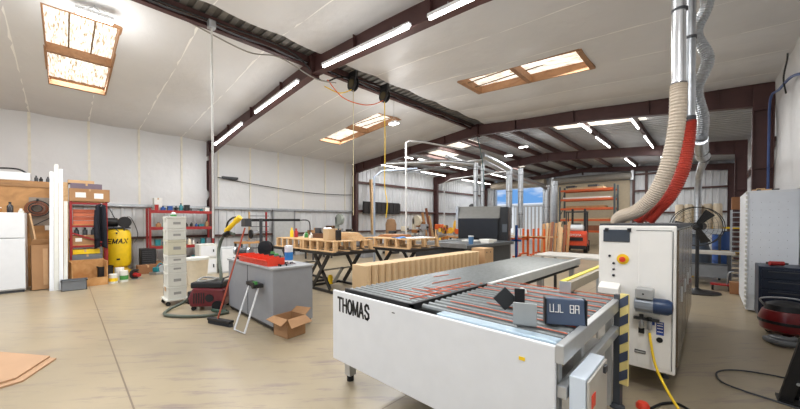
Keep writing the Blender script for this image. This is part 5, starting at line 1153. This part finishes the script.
t = thing('long_workbench', 'long wooden workbench along the left wall under the door', 'workbench', (-13.4, 8.6, 0)); MB().b(-.4, .3, -.8, 2.0, .84, .9).build('worktop', PLY, t)
for x in (-.35, .25):
    for y in (-.7, .6, 1.9): MB().b(x - .04, x + .04, y - .04, y + .04, 0, .84).build('leg', PINE, t)
for i, (y, h, m) in enumerate(((8.0, .3, CARD), (8.35, .4, PLY), (9.0, .5, M('dark_wood', (96, 66, 44), .6)), (9.5, .35, GREYP), (10.2, .3, BLACK))): carton(['cardboard box', 'plywood box', 'dark wooden crate', 'grey case', 'black case'][i] + ' standing on the long left wall workbench', -13.4, y, .9, .35, .3, h, m, lab=False, name='bench_box')
# tarps / lumber near far left wall
for i, (y, h) in enumerate(((16.6, 2.2), (17.0, 2.5), (17.3, 2.0))): tag(MB().beam((-13.4, y, 0), (-13.9, y, h), .2, .03).build('leaning_board', PM[i]), ['golden', 'brown', 'pine'][i] + ' board leaning on the far left wall', 'board')
tag(MB().beam((-13.75, 12.1, 0), (-14.0, 12.15, 4.0), .14, .14).build('wooden_post', PINE), 'tall pale wooden post standing against the far left wall', 'post')

# ------------------------------------------------------------------ pipes, drops, reels in the roof
def pipe(label, pts, r=.03, mat=GALV, n=12, curve=False, name='air_pipe', cat='pipe', group=None): return tag(MB().tube(pts, r, n, curve=curve).build(name, mat, smooth=True), label, cat, group)
PW = M('white_pipe', (208, 210, 210), .35)
pipe('tall white air pipe rising beside the farther pallet to the ceiling', [(-6.67, 7.2, .0), (-6.67, 7.2, 4.0), (-6.9, 7.6, 4.15), (-6.9, 8.4, 4.25), (-6.8, 10.6, 4.35)], .028, PW)
pipe('bent grey pipe left of the tall white pipe, from floor to rafter', [(-7.9, 7.0, 0), (-7.9, 7.0, 3.05), (-7.75, 7.2, 3.25), (-7.0, 8.1, 3.35)], .035, M('bluegrey_pipe', (140, 150, 162), .4))
pipe('slim white pipe bending right beneath the far bay lights', [(-9.4, 12.9, 0), (-9.4, 12.9, 3.5), (-9.1, 13.0, 3.65), (-7.3, 13.6, 3.8), (-6.6, 14.0, 3.9)], .03, PW)
def vduct(label, x, y, r=.12, top=4.6, bot=1.0, hz=None):
    t = thing('dust_duct', label, 'duct', (x, y, 0), group='galvanised ducts of the middle bays')
    MB().cyl((0, 0, bot), (0, 0, top), r, n=16).build('riser', GALV, t, smooth=True)
    for z in (bot + .6, bot + 1.6, top - .3): MB().cyl((0, 0, z), (0, 0, z + .04), r * 1.08, n=16).build('joint_band', M('dull_galv', (140, 144, 148), .4, .6), t)
    if hz: MB().tube([(0, 0, top - .05), hz[0], hz[1]], r * .95, 14, curve=False).build('branch', GALV, t, smooth=True)
vduct('left of the two galvanised risers above the hooded machine', -6.95, 11.7, .09, 4.0, 2.2, ((-1.2, -.6, 4.15), (-3.6, -1.6, 4.2)))
vduct('galvanised riser just right of the first one over the hooded machine', -6.72, 11.85, .07, 3.95, 2.2)
vduct('left riser of the pair in front of the open bay door', -6.4, 13.6, .13, 3.95, 1.3, ((-.2, -.9, 4.15), (-.3, -1.8, 4.3)))
vduct('right riser of the pair in front of the open bay door', -6.1, 14.1, .11, 3.95, 1.3)
vduct('galvanised duct at the right jamb of the open bay door', -7.6, 21.5, .22, 3.9, .9)
vduct('second galvanised duct right of the open bay door', -7.45, 22.7, .15, 4.3, .02)
pipe('long galvanised duct under the roof running to the bay door', [(-7.2, 13.0, 4.25), (-7.5, 17.0, 4.0), (-7.6, 20.9, 3.85), (-7.6, 21.5, 3.7)], .13, GALV, 14, name='overhead_duct', cat='duct')
pipe('slimmer duct parallel to the long overhead duct', [(-8.2, 11.4, 4.4), (-8.4, 16.0, 4.25), (-8.5, 21.0, 4.1)], .08, GALV, 14, name='overhead_duct', cat='duct')
pipe('ceiling pipe crossing under the second frame toward the ducts', [(-11.5, 12.2, 4.1), (-9, 12.2, 4.15), (-6.6, 12.2, 4.2)], .05, GALV, name='overhead_pipe')
pipe('teal air hose hanging from the ridge beside the second frame', [(-6.5, 11.03, 4.95), (-6.48, 11.4, 4.0), (-6.5, 11.62, 2.9)], .016, M('teal_hose', (40, 92, 92), .5), curve=True, name='hanging_hose', cat='hose')
def reel(y, label):
    t = thing('cord_reel', label, 'cord reel', (-6.3, y, 4.95), group='black cord reels on the ridge')
    MB().lathe([(.15, -.06), (.17, -.05), (.17, -.03), (.12, -.03), (.12, .03), (.17, .03), (.17, .05), (.15, .06)], axis=(0, 1, 0), n=22).build('drum', BLACK, t); MB().b(-.14, .14, -.04, .04, .1, .3).build('bracket', BLACK, t, .01)
    MB().lathe([(.1, -.065), (.1, .065)], axis=(0, 1, 0), n=18).build('cord', M('dark_cord', (70, 60, 34), .6), t)
reel(4.9, 'black cord reel nearest the first frame on the ridge'); reel(5.95, 'black cord reel farther from the first frame')
pipe('pale cord hanging down from the nearer reel', [(-6.3, 4.9, 4.8), (-6.32, 4.92, 3.6), (-6.28, 4.88, 2.4), (-6.3, 4.9, 1.75)], .009, M('pale_cord', (196, 186, 150), .5), 6, True, 'hanging_lead', 'cord')
pipe('yellow cord hanging down from the farther reel', [(-6.3, 5.95, 4.8), (-6.28, 5.95, 3.6), (-6.32, 5.97, 2.6), (-6.25, 6.0, 2.1), (-6.3, 6.0, 1.7)], .012, YEL, 6, True, 'hanging_lead', 'cord')
pipe('orange cord drooping between the frame and the two reels', [(-6.35, 4.2, 4.85), (-6.2, 4.5, 4.5), (-6.15, 5.0, 4.45), (-6.25, 5.5, 4.6), (-6.3, 5.9, 4.82)], .012, ORANGE, 6, True, 'hanging_lead', 'cord')
pipe('second drooping yellow cord between the two black reels', [(-6.4, 4.15, 4.7), (-6.3, 4.5, 4.62), (-6.3, 4.85, 4.8)], .012, YEL, 6, True, 'hanging_lead', 'cord')
pipe('black cable sagging along the white wall from nearest column', [(-14.05, 4.2, 3.35), (-14.05, 5.5, 3.2), (-14.0, 8.0, 3.0), (-14.02, 10.0, 3.0), (-14.0, 10.9, 3.05)], .018, BLACK, 6, True, 'wall_cable', 'cable')
t = thing('wall_lamp', 'small dark fixture on the white wall beside the nearest column', 'light', (-14.05, 4.7, 3.35)); MB().b(-.05, .06, -.35, .25, -.03, .06).build('body', DGREY, t, .01); MB().b(-.03, .05, -.3, .2, -.05, -.03).build('shade', BLACK, t)

# rack of clamps and colourful tools before the third column
cr_ = thing('tool_rack', 'wooden rack board holding the yellow and orange bar clamps', 'rack', (-9.1, 12.3, 0), R(25))
MB().b(-.06, .0, -1.0, 1.0, .85, 1.0).b(-.06, .0, -1.0, 1.0, .3, .4).build('rail_board', PINE, cr_)
for y in (-.9, .9): MB().b(-.12, -.06, y - .04, y + .04, 0, 1.25).b(-.4, .2, y - .04, y + .04, 0, .05).build('leg', PINE, cr_)
random.seed(11); seen = {}
for i in range(16):
    c_ = ('yellow', 'orange', 'dark')[(i * 5) % 3]; seen[c_] = seen.get(c_, 0) + 1; m = {'yellow': YO, 'orange': ORANGE, 'dark': TEAK}[c_]
    y = -.92 + i * .122; w_ = Vector((.04, y, 0)); w_.rotate(Euler((0, 0, R(25)))); h = 1.1 + .35 * random.random()
    t = thing('bar_clamp', '%s %s bar clamp from the left on the wooden clamp rack' % (ns[seen[c_] - 1], c_), 'clamp', (-9.1 + w_.x, 12.3 + w_.y, 0), R(25), 'bar clamps on the wooden rack')
    MB().b(.0, .02, -.015, .015, .5, h).build('bar', GALV, t); MB().b(.0, .12, -.035, .035, h - .12, h + .04).build('fixed_jaw', m, t, .008); MB().b(.0, .12, -.035, .035, .75, .88).build('sliding_jaw', m, t, .008); MB().cyl((.1, 0, .72), (.1, 0, .58), .025, n=10).build('screw_grip', m, t)
for i, (x, y, h, m, lab) in enumerate(((-10.2, 10.9, .5, BEIG, 'beige tool housing standing on the bench before the drill presses'), (-9.9, 11.3, .35, M('brown_head'), 'brown tool housing on the bench before the drill presses'), (-9.6, 11.6, .6, GREYP, 'grey tall tool housing on the bench before the drill presses'), (-10.5, 10.4, .3, DGREY, 'dark low tool case on the bench before the drill presses'))):
    t = thing('bench_machine', lab, 'machine', (x, y, .88)); MB().b(-.16, .16, -.14, .14, 0, .06).build('base', DGREY, t); MB().lathe([(.06, .06), (.07, h * .6)], n=14).build('column', GALV, t, smooth=True); MB().b(-.14, .18, -.12, .12, h * .55, h).build('head', m, t, .03); MB().lathe([(.05, 0), (.05, .05)], (.18, 0, h * .75), axis=(1, 0, 0)).build('dial', BLACK, t)
t = thing('long_workbench', 'wooden workbench carrying beige and grey tool housings, middle of hall', 'workbench', (-10.05, 11.0, 0), R(-35))
MB().b(-.35, .35, -1.1, 1.1, .83, .88).build('worktop', PLY, t)
for x in (-.28, .28):
    for y in (-1.0, 1.0): MB().b(x - .04, x + .04, y - .04, y + .04, 0, .83).build('leg', PINE, t)

t = thing('bench_grinder', 'silver wheeled bench grinder at the left end of the grey workbench', 'grinder', (-6.0, 2.2, .93), R(35))
MB().b(-.08, .08, -.07, .07, 0, .08).build('base', BLACK, t, .01); MB().cyl((-.09, 0, .14), (.09, 0, .14), .06, n=16).build('motor', DGREY, t, smooth=True)
for x in (-.13, .13): MB().cyl((x - .02, 0, .14), (x + .02, 0, .14), .075, n=22).build('grinding_wheel', GALV, t, smooth=True)
